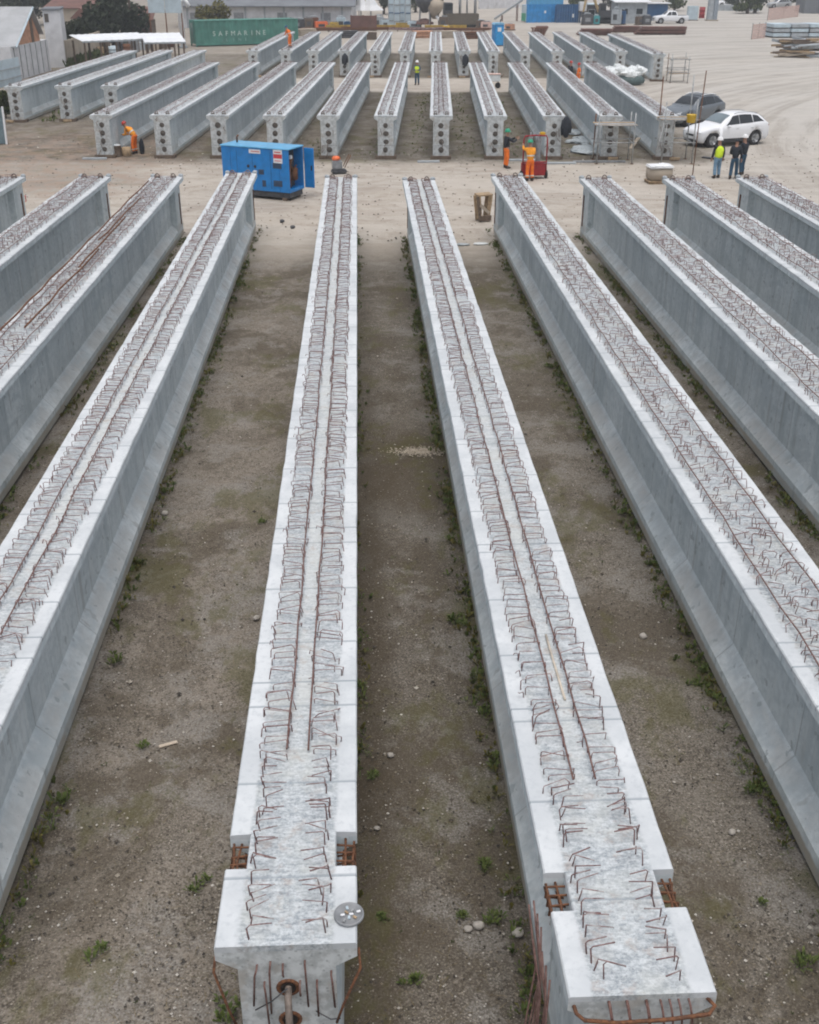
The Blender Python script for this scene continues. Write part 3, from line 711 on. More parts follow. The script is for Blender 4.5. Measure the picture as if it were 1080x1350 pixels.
while cnt < 30000:
    y = 5.5 + 30 * pq.random() ** 1.9; x = pq.uniform(-.45, .45) * (y + 6)
    if not in_aisle((x, y, 0)): continue
    r = pq.choice((.006, .008, .01, .012, .014, .018)) * (1 if pq.random() > .03 else 2.0)
    vs = []
    for d in ((1, 0, 0), (-1, 0, 0), (0, 1, 0), (0, -1, 0), (0, 0, 1)):
        vs.append((x + d[0] * r * pq.uniform(.7, 1.3), y + d[1] * r * pq.uniform(.7, 1.3), d[2] * r * pq.uniform(.5, 1.0) - .005))
    m.add(vs, [(0, 2, 4), (2, 1, 4), (1, 3, 4), (3, 0, 4)]); cnt += 1
tag(m.build('gravel', M['pebble']), 'loose gravel scattered over the soil between the girders', 'gravel', kind='stuff')
# dry stems and litter
m = MB()
for i in range(700):
    y = 5.5 + 30 * pq.random() ** 1.5; x = pq.uniform(-.45, .45) * (y + 6)
    if in_aisle((x, y, 0)): tuft(m, (x, y, 0), pq.randint(3, 7), pq.uniform(.02, .05), pq.uniform(.02, .06), pq)
tag(m.build('sparse_sprouts', M['leafm']), 'sparse tiny sprouts dotted over the soil', 'sprouts', kind='stuff')
m = MB()
for i in range(2600):
    y = 40 + 26 * pq.random(); x = pq.uniform(-.42, .42) * (y + 6); r = pq.uniform(.02, .055)
    m.add([(x + r * pq.uniform(.7, 1.4), y, 0), (x - r, y + r * .3, 0), (x, y + r, 0), (x + r * .2, y - r, 0), (x, y, r * pq.uniform(.5, 1))], [(0, 2, 4), (2, 1, 4), (1, 3, 4), (3, 0, 4)])
tag(m.build('road_gravel', M['pebble']), 'loose stones and clods on the haul road', 'gravel', kind='stuff')
m = MB()
for i in range(9000):
    y = 5.5 + 26 * pq.random() ** 1.7; x = pq.uniform(-.45, .45) * (y + 6)
    if not in_aisle((x, y, 0)): continue
    a = pq.uniform(0, 6.28); l = pq.uniform(.02, .09); w_ = .003
    c, s = math.cos(a), math.sin(a)
    m.add([(x - c * l + s * w_, y - s * l - c * w_, .012), (x - c * l - s * w_, y - s * l + c * w_, .012), (x + c * l, y + s * l, .012 + pq.uniform(0, .02))], [(0, 1, 2)])
tag(m.build('dry_litter', M['straw']), 'dry stems and litter lying on the soil', 'litter', kind='stuff')
# fringe of ground cover along the girder feet
m = MB(); m2 = MB()
for gi, side, dens in ((5, -1, 900), (6, -1, 760), (3, 1, 620), (4, -1, 240), (4, 1, 480), (7, -1, 620), (8, -1, 150), (2, 1, 420), (5, 1, 120)):
    t, base, rz, L = G1[gi]; Mx = Matrix.Translation(base) @ Matrix.Rotation(rz, 4, 'Z')
    clus = [pq.uniform(-.5, L) for _ in range(max(6, dens // 11))]
    for _ in range(dens):
        p = Mx @ Vector((side * (.43 + abs(pq.gauss(0, .12))), pq.choice(clus) + pq.gauss(0, .35), -.03))
        tuft(m if pq.random() < .62 else m2, (p.x, p.y, .0), pq.randint(5, 10), pq.uniform(.04, .125), pq.uniform(.04, .11), pq)
tag(m2.build('dry_ground_cover', M['leafy']), 'yellowed low plants mixed in along the feet of the girders', 'ground cover', kind='stuff')
tag(m.build('low_ground_cover', M['weed']), 'low green ground cover creeping along the feet of the girders', 'ground cover', kind='stuff')
# weeds one can pick out
WD = [((545, 1295), 'weed tuft in the dark middle aisle at the bottom edge', .15), ((505, 1212), 'weed tuft just right of the tin lid corner', .12), ((655, 1215), 'star shaped weed beside the girder with leaning bars', .16),
 ((612, 1208), 'weed tuft left of the star shaped weed', .12), ((640, 1140), 'weed at the girder foot beside the right hand flange pocket', .15), ((492, 1022), 'weed tuft at the left of the dark middle aisle', .13),
 ((127, 1258), 'pale green weed patch in the left aisle near the bottom', .16), ((270, 1165), 'weed tuft beside the left flange pocket', .16), ((305, 1330), 'leafy weed at the foot of the girder with the lid', .2),
 ((88, 1052), 'yellowish weed at the foot of the big left girder', .15), ((190, 985), 'small dark weed in the left aisle beside the pale board', .12), ((1055, 1268), 'broad weed patch at the lower right edge', .17),
 ((985, 1040), 'weed at the foot of the right tangled girder near the frame edge', .16), ((918, 905), 'leafy weed at the foot of the right tangled girder, higher up', .17), ((860, 745), 'weed at the right aisle halfway up', .13),
 ((592, 712), 'bright weed against the left foot of the second notched girder', .14), ((602, 820), 'dark bushy weed against the second notched girder', .2), ((150, 870), 'bushy weed by the big left girder foot', .19),
 ((345, 690), 'small weed by the left foot of the lid girder', .13), ((925, 1325), 'weed patch beside the notched girder end at the bottom', .15), ((545, 385), 'weed clump in the far part of the middle aisle', .22),
 ((725, 485), 'weed clump in the right aisle far up', .16), ((560, 460), 'second weed clump in the far part of the middle aisle', .2), ((1000, 1190), 'small weed in the right aisle below the leafy one', .1)]
for i, ((px, py), lb, h) in enumerate(WD):
    p = at(px, py); m = MB()
    for k in range(5): tuft(m, (p.x + pq.gauss(0, h * .33), p.y + pq.gauss(0, h * .33), 0), 16, h * .5, h * .5, pq)
    tag(m.build('weed', M['weed']), lb, 'weed', 'weeds growing between the girders')
def stone(p, r, label, mat=None, q=pq):
    m = MB().ell((0, 0, r * .35), (r, r * .8, r * .6), 9, 6, jit=.14)
    o = m.build('stone', mat or paint('pale_stone', (.40, .37, .33), .9, .2, 12, .3), None, True); o.location = p; o.rotation_euler = (0, 0, q.uniform(0, 3)); tag(o, label, 'stone', 'single stones on the soil')
for (px, py, r, lb) in ((475, 1228, .06, 'stub'),): pass
for (px, py, r, lb) in ((631, 1222, .07, 'larger pale stone of the pair in the dark middle aisle'), (617, 1226, .05, 'smaller stone of the pair in the dark middle aisle'), (683, 1232, .07, 'grey stone against the girder with leaning bars'),
    (515, 997, .05, 'pale stone in the middle aisle level with the end of the long stirrup rows'), (497, 1093, .04, 'pale stone beside the right flange pocket of the lid girder'), (848, 840, .07, 'pale stone in the right hand aisle'), (338, 816, .06, 'whitish stone at the left foot of the lid girder'),
    (217, 678, .07, 'white stone beside the foot of the large left girder'), (965, 1098, .05, 'white stone in the right aisle by the pocket'), (372, 293, .12, 'dark lump on the haul road left of the lid girder'), (386, 301, .12, 'second dark lump on the haul road nearer the lid girder')):
    stone(at(px, py), r, lb, M['dark'] if 'dark lump' in lb or 'second dark' in lb else None)
o = MB().box((0, 0, .012), (.24, .05, .02), b=.004).build('board_scrap', paint('pale_board', (.52, .44, .35), .8)); o.location = at(222, 982); o.rotation_euler = (0, 0, .45); tag(o, 'small pale broken board lying on the left aisle soil', 'board')
m = MB()
for i in range(900):
    x, y = pq.gauss(0, .26), pq.gauss(0, .11) + .05 * math.sin(i); r = pq.uniform(.006, .022)
    m.add([(x + r, y, 0), (x - r, y + r * .3, 0), (x, y + r, 0), (x + r * .2, y - r, 0), (x, y, r * pq.uniform(.6, 1.1))], [(0, 2, 4), (2, 1, 4), (1, 3, 4), (3, 0, 4)])
o = m.build('spilled_sand', paint('pale_sand', (.40, .35, .28), .95, .25, 8, .3)); o.location = at(553, 595); tag(o, 'dusty pale patch of spilled sand in the middle aisle', 'sand', kind='stuff')
for (px, py, lb) in ((634, 322, 'white plastic scrap lying at the far end of the right aisle'), (610, 323, 'second dull plastic scrap at the far end of the right aisle')):
    o = MB().ell((0, 0, .02), (.28, .14, .04), 10, 5, jit=.15).build('plastic_scrap', M['tarp'] if 'white' in lb else M['film'], None, True); o.location = at(px, py); tag(o, lb, 'scrap')

#@@PART2@@
# ------------------------------------------------------------------ people
def skin_mesh(name, nodes, edges, m, parent, root=0, sub=2):
    me = bpy.data.meshes.new(name); me.from_pydata([n[0] for n in nodes], edges, [])
    o = bpy.data.objects.new(name, me); COL.objects.link(o)
    md = o.modifiers.new('skin', 'SKIN'); md.use_smooth_shade = True
    if not me.skin_vertices: bm = bmesh.new(); bm.from_mesh(me); bm.verts.layers.skin.verify(); bm.to_mesh(me); bm.free()
    for i, n in enumerate(nodes):
        r = n[1]; me.skin_vertices[0].data[i].radius = r if isinstance(r, tuple) else (r, r)
        me.skin_vertices[0].data[i].use_root = (i == root)
    o.modifiers.new('sub', 'SUBSURF').levels = sub
    dg = bpy.context.evaluated_depsgraph_get(); dg.update()
    new = bpy.data.meshes.new_from_object(o.evaluated_get(dg)); new.name = name
    new.materials.clear(); new.materials.append(m)
    bpy.data.objects.remove(o); bpy.data.meshes.remove(me)
    new.polygons.foreach_set('use_smooth', [True] * len(new.polygons))
    return link(name, new, parent)

def person(label, loc, facing, top, legs, helmet=None, vest=None, lean=0, turn=0, armL=None, armR=None, stride=0, shortsl=False, pose_head=0, group=None, bands=False, sc=1.0):
    'local frame: +Y forward, +X right. armL/armR: (elbow, wrist) in the upper-body frame'
    t = thing('person', label, 'person', loc, facing, group); t.scale = (sc, sc, sc)
    RL = Matrix.Rotation(R(turn), 3, 'Z') @ Matrix.Rotation(-R(lean), 3, 'X'); P0 = Vector((0, 0, .94))
    hipshift = Vector((0, -.10 * math.sin(R(lean)), 0))
    def U(p): return P0 + hipshift + RL @ (Vector(p) - P0)
    def Lg(p): return Vector(p)
    pel = P0 + hipshift
    armL = armL or ((-.25, .02, 1.12), (-.27, .10, .88)); armR = armR or ((.25, .02, 1.12), (.27, .10, .88))
    hd = Matrix.Rotation(-R(pose_head), 3, 'X')
    def H(p): return U(Vector((0, .01, 1.50)) + hd @ (Vector(p) - Vector((0, .01, 1.50))))
    spine, chest, neck = U((0, 0, 1.14)), U((0, 0, 1.34)), U((0, .005, 1.49))
    N = [(pel, .12), (spine, .115), (chest, .10), (neck, .055), (H((0, .02, 1.57)), .07), (H((0, .03, 1.66)), (.075, .09)), (H((0, .02, 1.74)), .06), (H((0, .115, 1.62)), .018)]
    E_ = [(0, 1), (1, 2), (2, 3), (3, 4), (4, 5), (5, 6), (4, 7)]
    J = {}
    for sx, arm in ((-1, armL), (1, armR)):
        sh = U((sx * .185, 0, 1.41)); el = U(arm[0]); wr = U(arm[1]); dirn = (wr - el).normalized(); pm = wr + dirn * .08
        b = len(N); N += [(sh, .05), (el, .042), (wr, .03), (pm, (.038, .022))]; E_ += [(2, b), (b, b + 1), (b + 1, b + 2), (b + 2, b + 3)]
        side = dirn.cross(Vector((0, 0, 1))); side = side.normalized() if side.length > .1 else Vector((1, 0, 0))
        cur = dirn.cross(side).normalized()
        for k in range(4):
            f0 = pm + side * (k - 1.5) * .02; ln = (.07, .08, .075, .06)[k]
            N += [(f0 + dirn * ln * .5, .009), (f0 + dirn * ln + cur * .02, .008)]; c = len(N); E_ += [(b + 3, c - 2), (c - 2, c - 1)]
        N += [(wr + dirn * .03 + side * .04, .011), (wr + dirn * .07 + side * .055, .009)]; c = len(N); E_ += [(b + 2, c - 2), (c - 2, c - 1)]
        J[sx] = (sh, el, wr)
    LJ = {}
    for sx in (-1, 1):
        f = stride * sx
        hp = pel + Vector((sx * .09, 0, -.03)); kn = Vector((sx * .11, f * .5 + .03 + hipshift.y * .3, .50)); an = Vector((sx * .12, f - .02, .09)); to = Vector((sx * .14, f + .13, .035))
        b = len(N); N += [(hp, .085), (kn, .058), (an, .042), (to, .035)]; E_ += [(0, b), (b, b + 1), (b + 1, b + 2), (b + 2, b + 3)]
        LJ[sx] = (hp, kn, an, to)
    skin_mesh('body', N, E_, M['skin'], t)
    # jacket
    N = [(U((0, 0, .86)), .155), (U((0, 0, 1.10)), .16), (U((0, 0, 1.32)), .18), (U((0, 0, 1.49)), .085)]; E_ = [(0, 1), (1, 2), (2, 3)]
    for sx in (-1, 1):
        sh, el, wr = J[sx]; b = len(N)
        e2 = el + (wr - el) * (.9 if not shortsl else .1)
        N += [(sh, .082), (el, .062), (e2, .05)]; E_ += [(2, b), (b, b + 1), (b + 1, b + 2)]
    jk = skin_mesh('jacket', N, E_, top, t)
    # trousers
    N = [(pel + Vector((0, 0, .06)), .15), (pel, .15)]; E_ = [(0, 1)]
    for sx in (-1, 1):
        hp, kn, an, to = LJ[sx]; b = len(N)
        N += [(hp + Vector((0, 0, -.05)), .108), (kn, .088), (an + Vector((0, 0, .03)), .078)]; E_ += [(1, b), (b, b + 1), (b + 1, b + 2)]
    skin_mesh('trousers', N, E_, legs, t)
    for sx in (-1, 1):
        hp, kn, an, to = LJ[sx]
        MB().tube([an + Vector((0, 0, .09)), an, an + Vector((0, .0, -.045))], [.062, .062, .058], 8).box(((an + to) / 2 + Vector((0, .01, -.01)))[:], (.1, .27, .075), b=.028).build('boot', M['boot'], t, True)
        if bands:
            MB().tube([kn.lerp(an, .55), kn.lerp(an, .66)], [.09, .088], 10, cap=False).build('reflective_band', M['refl'], t, True)
    if vest:
        N = [(U((0, 0, .86)), .19), (U((0, 0, 1.10)), .205), (U((0, 0, 1.33)), .215), (U((0, 0, 1.47)), .12)]
        N += [(U((-.14, 0, 1.43)), .10), (U((.14, 0, 1.43)), .10)]; vs_ = skin_mesh('vest', N, [(0, 1), (1, 2), (2, 3), (2, 4), (2, 5)], vest, t)
    if bands:
        MB().tube([U((0, 0, 1.10)), U((0, 0, 1.16))], [.175, .178], 12, cap=False).build('reflective_band', M['refl'], t, True)
    # head dressing
    hc = H((0, .02, 1.70)); ax = (RL @ hd)
    Mh = Matrix.Translation(hc) @ ax.to_4x4()
    if helmet:
        m = MB(); m.lathe([(.135, -.01), (.142, .0), (.13, .02), (.125, .06), (.105, .105), (.06, .135), (.012, .145)], n=16)
        m.box((0, .13, .0), (.17, .1, .012), b=.005)
        m.box((0, 0, .135), (.03, .18, .02), b=.006)
        m.v = [tuple(Mh @ Vector(p)) for p in m.v]; m.build('helmet', helmet, t, True)
    else:
        m = MB().ell((0, -.015, -.01), (.095, .11, .085), 12, 8, z0=-.3); m.v = [tuple(Mh @ Vector(p)) for p in m.v]; m.build('hair', M['navy'], t, True)
    for sx in (-1, 1):
        m = MB().ell(tuple(H((sx * .034, .112, 1.645))), .012, 8, 6); m.build('eye', M['black'], t, True)
    return t

def face_to(a, b): return math.atan2(-(b.x - a.x), (b.y - a.y))
OR_J = M['orange']; AM = M['amber']
p = at(178, 203)
person('worker in orange bending over the end of the middle row girder at left', p, R(68), AM, M['orange'], M['hred'], lean=48, armL=((-.2, .25, 1.25), (-.12, .42, 1.42)), armR=((.22, .22, 1.22), (.12, .42, 1.38)), bands=True, pose_head=-15)
person('worker in green helmet and dark jacket with orange trousers reaching to the cart', at(667, 222), R(-75), M['navy'], M['orange'], M['hgreen'], armL=((-.22, .3, 1.30), (-.12, .52, 1.40)), armR=((.22, .28, 1.25), (.1, .5, 1.36)))
person('worker in amber jacket and orange trousers standing at the red cart, back turned', at(698, 239), R(12), AM, M['orange'], M['hgreen'], armL=((-.28, .14, 1.42), (-.24, .32, 1.58)), armR=((.26, .18, 1.2), (.16, .38, 1.22)), bands=True, lean=8)
person('man in yellow vest, pale jeans and white helmet seen from behind by the white car', at(944, 235), R(8), M['navy'], M['jean'], M['hwhite'], vest=M['lime'], stride=.06)
person('man in black jacket and dark jeans with white helmet turned to his companion', at(977, 231), R(35), M['navy'], M['djean'], M['hwhite'], armR=((.27, .05, 1.14), (.16, .24, 1.1)), stride=.05)
person('bare headed man in black jacket and dark jeans standing close to the vested man', at(966, 236), R(-20), M['navy'], M['djean'], None, stride=.10, armL=((-.24, .08, 1.12), (-.1, .22, 1.08)))
person('lone man in yellow vest and white helmet standing beyond the middle row', at(550, 112), R(170), M['djean'], M['djean'], M['hwhite'], vest=M['lime'], armL=((-.24, .1, 1.12), (-.06, .22, 1.12)), armR=((.24, .1, 1.12), (.06, .22, 1.12)))
# standing on top of a far girder
tg = uv2(-12.9, 106.0, 2.08)
person('worker in orange standing bent on top of a far row girder', tg, R(60), M['orange'], M['orange'], M['dblue'], lean=25, armL=((-.22, .2, 1.2), (-.15, .4, 1.2)), armR=((.22, .2, 1.2), (.15, .4, 1.15)), bands=True)
person('worker in dark jacket and red helmet between the rows at right', at(751, 113), R(-60), M['navy'], M['djean'], M['hred'])
person('worker in orange and red helmet facing the dark jacketed one', at(762, 116), R(70), M['orange'], M['orange'], M['hred'], bands=True)
person('man in yellow helmet and dark clothes among the far row girders at right', at(770, 88), R(150), M['navy'], M['navy'], M['hyel'])

# jackets hung on girder ends
def hung(p, label, h=.95):
    m = MB(); m.tube([(0, 0, h), (0, -.02, h * .85), (.01, -.05, h * .5), (-.01, -.04, h * .2), (.02, -.03, 0)], [.07, .17, .20, .19, .1], 10)
    m.tube([(-.15, -.03, h * .82), (-.21, -.06, h * .45), (-.19, -.06, h * .1)], [.08, .07, .05], 8); m.tube([(.15, -.03, h * .82), (.22, -.06, h * .5), (.21, -.05, h * .2)], [.08, .07, .05], 8)
    o = m.build('hung_jacket', M['navy'], None, True); o.location = p; tag(o, label, 'jacket')
hung(uv2(6.1 + .6, 59.2, 1.1), 'dark jacket hanging at the right corner of a middle row girder end', 1.0)
hung(uv2(-7.75, 102.2, 1.0), 'dark jacket hanging on a far row girder end left of centre', .9)
hung(uv2(2.6, 102.2, .9), 'dark cloth hanging on a far row girder end just right of centre', .95)

# ------------------------------------------------------------------ generator
gp = at(383, 266); th = R(-24)
t = thing('generator', 'blue canopied diesel generator with its end door hanging open', 'generator', gp, th)
gl, gw, z0, z1 = 3.25, 1.25, .34, 2.12
# local: x from -gl (left end) to 0 (right end), y from 0 (front face) to gw
m = MB()
m.box((-gl / 2, gw / 2, (z0 + z1) / 2 - .03), (gl - .9, gw, z1 - z0 - .06), b=.02)
m.box((-gl + .225 + .0, gw / 2, (z0 + z1) / 2 - .03), (.45, gw - .004, z1 - z0 - .064), b=.02)
m.build('canopy', M['blue'], t)
# hollow right end bay: front wall, back wall, floor
MB().box((-.225, .03, (z0 + z1) / 2 - .03), (.45, .06, z1 - z0 - .066), b=.01).build('bay_front', M['blue'], t)
MB().box((-.225, gw - .03, (z0 + z1) / 2 - .03), (.45, .06, z1 - z0 - .066), b=.01).build('bay_back', M['blue'], t)
MB().box((-.225, gw / 2, z0 + .06), (.45, gw - .13, .12), b=.01).build('bay_floor', M['blue'], t)
MB().box((-.44, gw / 2, 1.2), (.03, gw - .14, 1.5)).build('bay_inner_wall', M['dark'], t)
MB().tube([(-.2, .35, .5), (-.2, .36, 1.0), (-.22, .4, 1.3), (-.2, .5, 1.6), (-.25, .7, 1.65)], .075, 8).box((-.2, .75, 1.0), (.25, .3, .5), b=.03).tube([(-.15, .3, 1.5), (-.14, .6, 1.2), (-.15, .9, 1.35)], .03, 6).build('hose', M['rust'], t, True)
MB().box((-.18, .48, 1.72), (.12, .16, .14), b=.02).build('filter', M['white'], t)
m = MB().box((-gl / 2, gw / 2, z1 - .03), (gl + .06, gw + .06, .06), b=.02); m.build('roof', paint('generator_roof_blue', (.10, .36, .60), .35, .1, 3, .25, (.45, .5, .53)), t)
# door leaf swung out at the far corner
MB().box((.0, 0, 0), (.46, .05, 1.62), b=.015).build('open_door', M['blue'], t).location = (.26, gw + .02, 1.2)
MB().box((.38, gw - .012, 1.2), (.06, .03, .2), b=.01).build('door_handle', M['black'], t)
for (x, z, a, b_) in ((-.55, 1.42, .42, .22), (-.55, .70, .42, .24), (-1.33, 1.12, .26, .2), (-1.22, .66, .18, .26)):
    v = MB(); n = 5
    v.box((x, -.004, z), (a, .02, b_), b=.004)
    o = v.build('vent', M['dblue'], t)
    s_ = MB()
    for k in range(n): s_.box((x, -.017, z - b_ / 2 + b_ * (k + .5) / n), (a - .02, .016, b_ / n * .35), rx=R(25))
    s_.build('vent_slats', M['dark'], o)
for x in (-1.62, -1.95): MB().lathe([(.06, 0), (.06, .02), (.03, .03), (0, .03)], n=12, M=Matrix.Translation((x, -.0, 1.32)) @ Matrix.Rotation(R(90), 4, 'X')).build('latch', M['black'], t)
for x in (-.86, -1.74, -2.5): MB().box((x, -.002, 1.2), (.014, .012, 1.5)).build('panel_seam', M['dblue'], t)
st_ = MB().box((-.5, -.005, 1.80), (.42, .012, .56)).build('warning_sticker', M['white'], t)
MB().box((-.5, -.013, 1.80), (.40, .006, .17)).box((-.5, -.013, 1.62), (.3, .006, .03)).box((-.5, -.013, 1.96), (.3, .006, .04)).build('red_band', M['stick_r'], st_)
st_ = MB().box((-1.6, -.005, 1.93), (.55, .012, .16)).build('name_plate', M['white'], t)
MB().box((-1.57, -.013, 1.93), (.42, .006, .05)).build('red_line', paint('sticker_pink', (.60, .25, .25), .5), st_)
m = MB(); m.box((-gl / 2, gw / 2, .22), (gl - .1, gw - .15, .22), b=.01); m.build('skid_base', M['dark'], t)
for x in (-.3, -gl + .3):
    for y in (.12, gw - .12): MB().box((x, y, .06), (.22, .2, .12), b=.01).build('foot_block', M['woodd'], t)
MB().tube([(-gl + .35, gw * .6, z1), (-gl + .35, gw * .6, z1 + .22), (-gl + .42, gw * .6, z1 + .3)], .04, 8).build('exhaust', M['rust'], t, True)

# ------------------------------------------------------------------ red cart with gas bottles
cp = at(704, 236); t = thing('bottle_cart', 'red steel cart with tall hoop frame beside the amber jacketed worker', 'cart', cp, R(8))
MB().box((0, .25, .42), (1.05, .55, .55), b=.03).build('tank', M['red'], t)
m = MB()
for x in (-.55, .55): m.tube([(x, 0, .15), (x, 0, 1.75), (x * .9, 0, 1.9), (0, 0, 1.93)], .035, 8)
m.tube([(-.55, 0, .75), (.55, 0, .75)], .03, 8); m.build('hoop_frame', M['red'], t, True)
for x in (-.18, .2): MB().lathe([(.11, 0), (.115, .03), (.115, 1.05), (.08, 1.2), (.035, 1.25), (.035, 1.36), (0, 1.36)], (x, .25, .68), 14).build('gas_bottle', M['grey'], t, True)
for x in (-.58, .58): MB().lathe([(.06, -.05), (.17, -.05), (.19, -.03), (.19, .03), (.17, .05), (.06, .05)], n=18, M=Matrix.Translation((x, .1, .19)) @ Matrix.Rotation(R(90), 4, 'Y')).build('wheel', M['black'], t, True)
MB().box((.35, .2, 1.98), (.25, .2, .12), b=.03).build('yellow_cap', M['hyel'], t)

# ------------------------------------------------------------------ cars
def lerp_table(tab, y):
    for a, b in zip(tab, tab[1:]):
        if a[0] <= y <= b[0]:
            f = (y - a[0]) / (b[0] - a[0]) if b[0] > a[0] else 0
            return [p + (q - p) * f for p, q in zip(a, b)]
    return list(tab[-1] if y > tab[-1][0] else tab[0])
def wheel(t, x, y, r, w_, sx):
    Mw = Matrix.Translation((x, y, r)) @ Matrix.Rotation(R(90) * sx, 4, 'Y')
    wl = MB().lathe([(r * .62, -w_ / 2), (r * .95, -w_ / 2), (r, -w_ * .36), (r, w_ * .36), (r * .95, w_ / 2), (r * .66, w_ / 2), (r * .64, w_ * .3)], n=28, M=Mw).build('wheel', M['black'], t, True)
    m = MB().lathe([(r * .64, w_ * .32), (r * .64, w_ * .46), (r * .60, w_ * .44), (r * .58, w_ * .25), (0, w_ * .25)], n=24, M=Mw)
    for k in range(5):
        a = k * 2 * math.pi / 5
        for da in (-.16, .16):
            p0 = Vector((r * .1 * math.cos(a), r * .1 * math.sin(a), w_ * .42)); p1 = Vector((r * .62 * math.cos(a + da), r * .62 * math.sin(a + da), w_ * .42))
            m.tube([Mw @ p0, Mw @ p1], r * .055, 5)
    m.build('rim', M['alloy'], wl, True)
def car(name, label, cat, loc, rz, tab, L, wheels, r, wins, paintm, roofrail=True, bed=None):
    'tab rows: y, zlow, zsill, zbelt, ztop, wlow, wbelt, wtop'
    t = thing(name, label, cat, loc, rz)
    ys = sorted(set([a[0] for a in tab] + [i * .12 for i in range(int(L / .12) + 1)]))
    vs = []; fs = []; rings = []
    for y in ys:
        _, zl, zs, zb, zt, wl, wb, wt = lerp_table(tab, y)
        q = [(0, zl), (wl * .9, zl), (wl, zl + .08), (wb * .985, zs), (wb * 1.0, (zs + zb) / 2), (wb * .985, zb - .06), (wb * .955, zb), ((wb * .955 + wt) / 2 + .012, (zb + zt - .03) / 2), (wt + .01, zt - .05), (wt * .9, zt - .012), (wt * .5, zt + .012), (0, zt + .018)]
        # wheel arches: lift the sill around the wheels
        for wy in wheels:
            dd = abs(y - wy)
            if dd < r + .07:
                hh = math.sqrt((r + .07) ** 2 - dd ** 2) + r
                q = [(a, max(b, min(hh, zb - .12)) if i in (0, 1, 2, 3) and a >= 0 else b) for i, (a, b) in enumerate(q)]
        ring = [(a, y, b) for a, b in q] + [(-a, y, b) for a, b in q[1:-1][::-1]]
        rings.append(len(ring)); vs += ring
    n = rings[0]
    for i in range(len(ys) - 1):
        for k in range(n): k2 = (k + 1) % n; fs.append((i * n + k, i * n + k2, (i + 1) * n + k2, (i + 1) * n + k))
    fs.append(tuple(range(n))[::-1]); fs.append(tuple(range((len(ys) - 1) * n, len(ys) * n)))
    MB().add(vs, fs).build('body', paintm, t, True)
    def side(y, f, sx, off=.006):
        _, zl, zs, zb, zt, wl, wb, wt = lerp_table(tab, y)
        x0, z0_ = wb * .955, zb; x1, z1_ = wt + .01, zt - .05
        bulge = .012 * 4 * f * (1 - f)
        return (sx * (x0 + (x1 - x0) * f + bulge + off), y, z0_ + (z1_ - z0_) * f)
    for sx in (-1, 1):
        for (ya, yb, f0, f1, sa, sb) in wins:   # sa/sb slant the ends
            nseg = 10; top_ = []; bot = []
            for k in range(nseg + 1):
                u = k / nseg
                bot.append(side(ya + (yb - ya) * u, f0, sx)); top_.append(side(ya + sa + (yb - sb - ya - sa) * u, f1, sx))
            mids = [tuple(Vector(side(ya + sa * .5 + (yb - sb * .5 - ya - sa * .5) * k / nseg, (f0 + f1) / 2, sx))) for k in range(nseg + 1)]
            v = bot + mids + top_; f = [(k, k + 1, nseg + 2 + k, nseg + 1 + k) for k in range(nseg)] + [(nseg + 1 + k, nseg + 2 + k, 2 * nseg + 3 + k, 2 * nseg + 2 + k) for k in range(nseg)]
            MB().add(v, f).build('side_window', M['glass'], t, True)
        for wy in wheels:
            wheel(t, sx * (lerp_table(tab, wy)[6] - .13), wy, r, .24, sx)
            MB().lathe([(0, -.2), (r + .055, -.2), (r + .055, .1), (0, .1)], n=24, M=Matrix.Translation((sx * (lerp_table(tab, wy)[6] - .2), wy, r)) @ Matrix.Rotation(R(90) * sx, 4, 'Y')).build('wheel_well', M['black'], t, True)
    return t, side
SUV = [(0, .44, .54, .66, .72, .52, .58, .46), (.06, .30, .55, .76, .84, .70, .74, .60), (.22, .24, .55, .86, .94, .82, .84, .70), (.6, .22, .55, .95, 1.03, .88, .90, .78), (1.15, .22, .50, 1.02, 1.10, .90, .93, .80), (1.32, .22, .48, 1.03, 1.15, .90, .94, .78), (1.7, .22, .47, 1.05, 1.42, .90, .945, .70),
       (2.05, .22, .46, 1.06, 1.59, .90, .945, .65), (2.5, .22, .46, 1.08, 1.665, .90, .95, .63), (3.0, .22, .46, 1.10, 1.67, .90, .95, .62), (3.5, .22, .47, 1.13, 1.63, .90, .945, .60), (3.95, .22, .50, 1.17, 1.55, .89, .93, .57), (4.2, .24, .54, 1.18, 1.42, .87, .90, .56), (4.42, .28, .58, 1.12, 1.20, .83, .86, .58), (4.55, .36, .62, .98, 1.04, .76, .79, .54), (4.62, .44, .66, .84, .88, .66, .70, .46)]
SWIN = [(1.62, 2.50, .12, .95, .50, .0), (2.52, 3.38, .12, .95, .0, .02), (3.40, 4.14, .14, .93, .02, .34)]
cpos = at(915, 193); rz_c = R(84)
# the car's length axis (+y local) runs to the right of the picture: nose at the left
yaw_c = R(-68)
t, sd = car('car', 'white family SUV parked by the scaffold behind the two men', 'car', at(908, 193), yaw_c, SUV, 4.62, (.88, 3.62), .375, SWIN, M['carwhite'])
def front_glass(t, y0, y1, tab, name='windscreen', off=.012, k0=.06, k1=.1, mat=None):
    v = []; f = []; n = 6
    for k in range(n + 1):
        y = y0 + (y1 - y0) * k / n; r_ = lerp_table(tab, y); wt = r_[7] * .93; z = r_[4]
        for j in range(5): a = -1 + j * .5; v.append((a * wt, y - off * .6 * (1 if y1 > y0 else -1), z + .03 - .035 * abs(a) ** 2 + off))
    for k in range(n):
        for j in range(4): f.append((k * 5 + j, k * 5 + j + 1, k * 5 + j + 6, k * 5 + j + 5))
    MB().add(v, f).build(name, mat or M['glass'], t, True)
front_glass(t, 1.38, 2.0, SUV, mat=paint('windscreen_glass', (.16, .20, .22), .06, .1, 3, 0, spec=.6)); front_glass(t, 4.0, 4.36, SUV, 'rear_window')
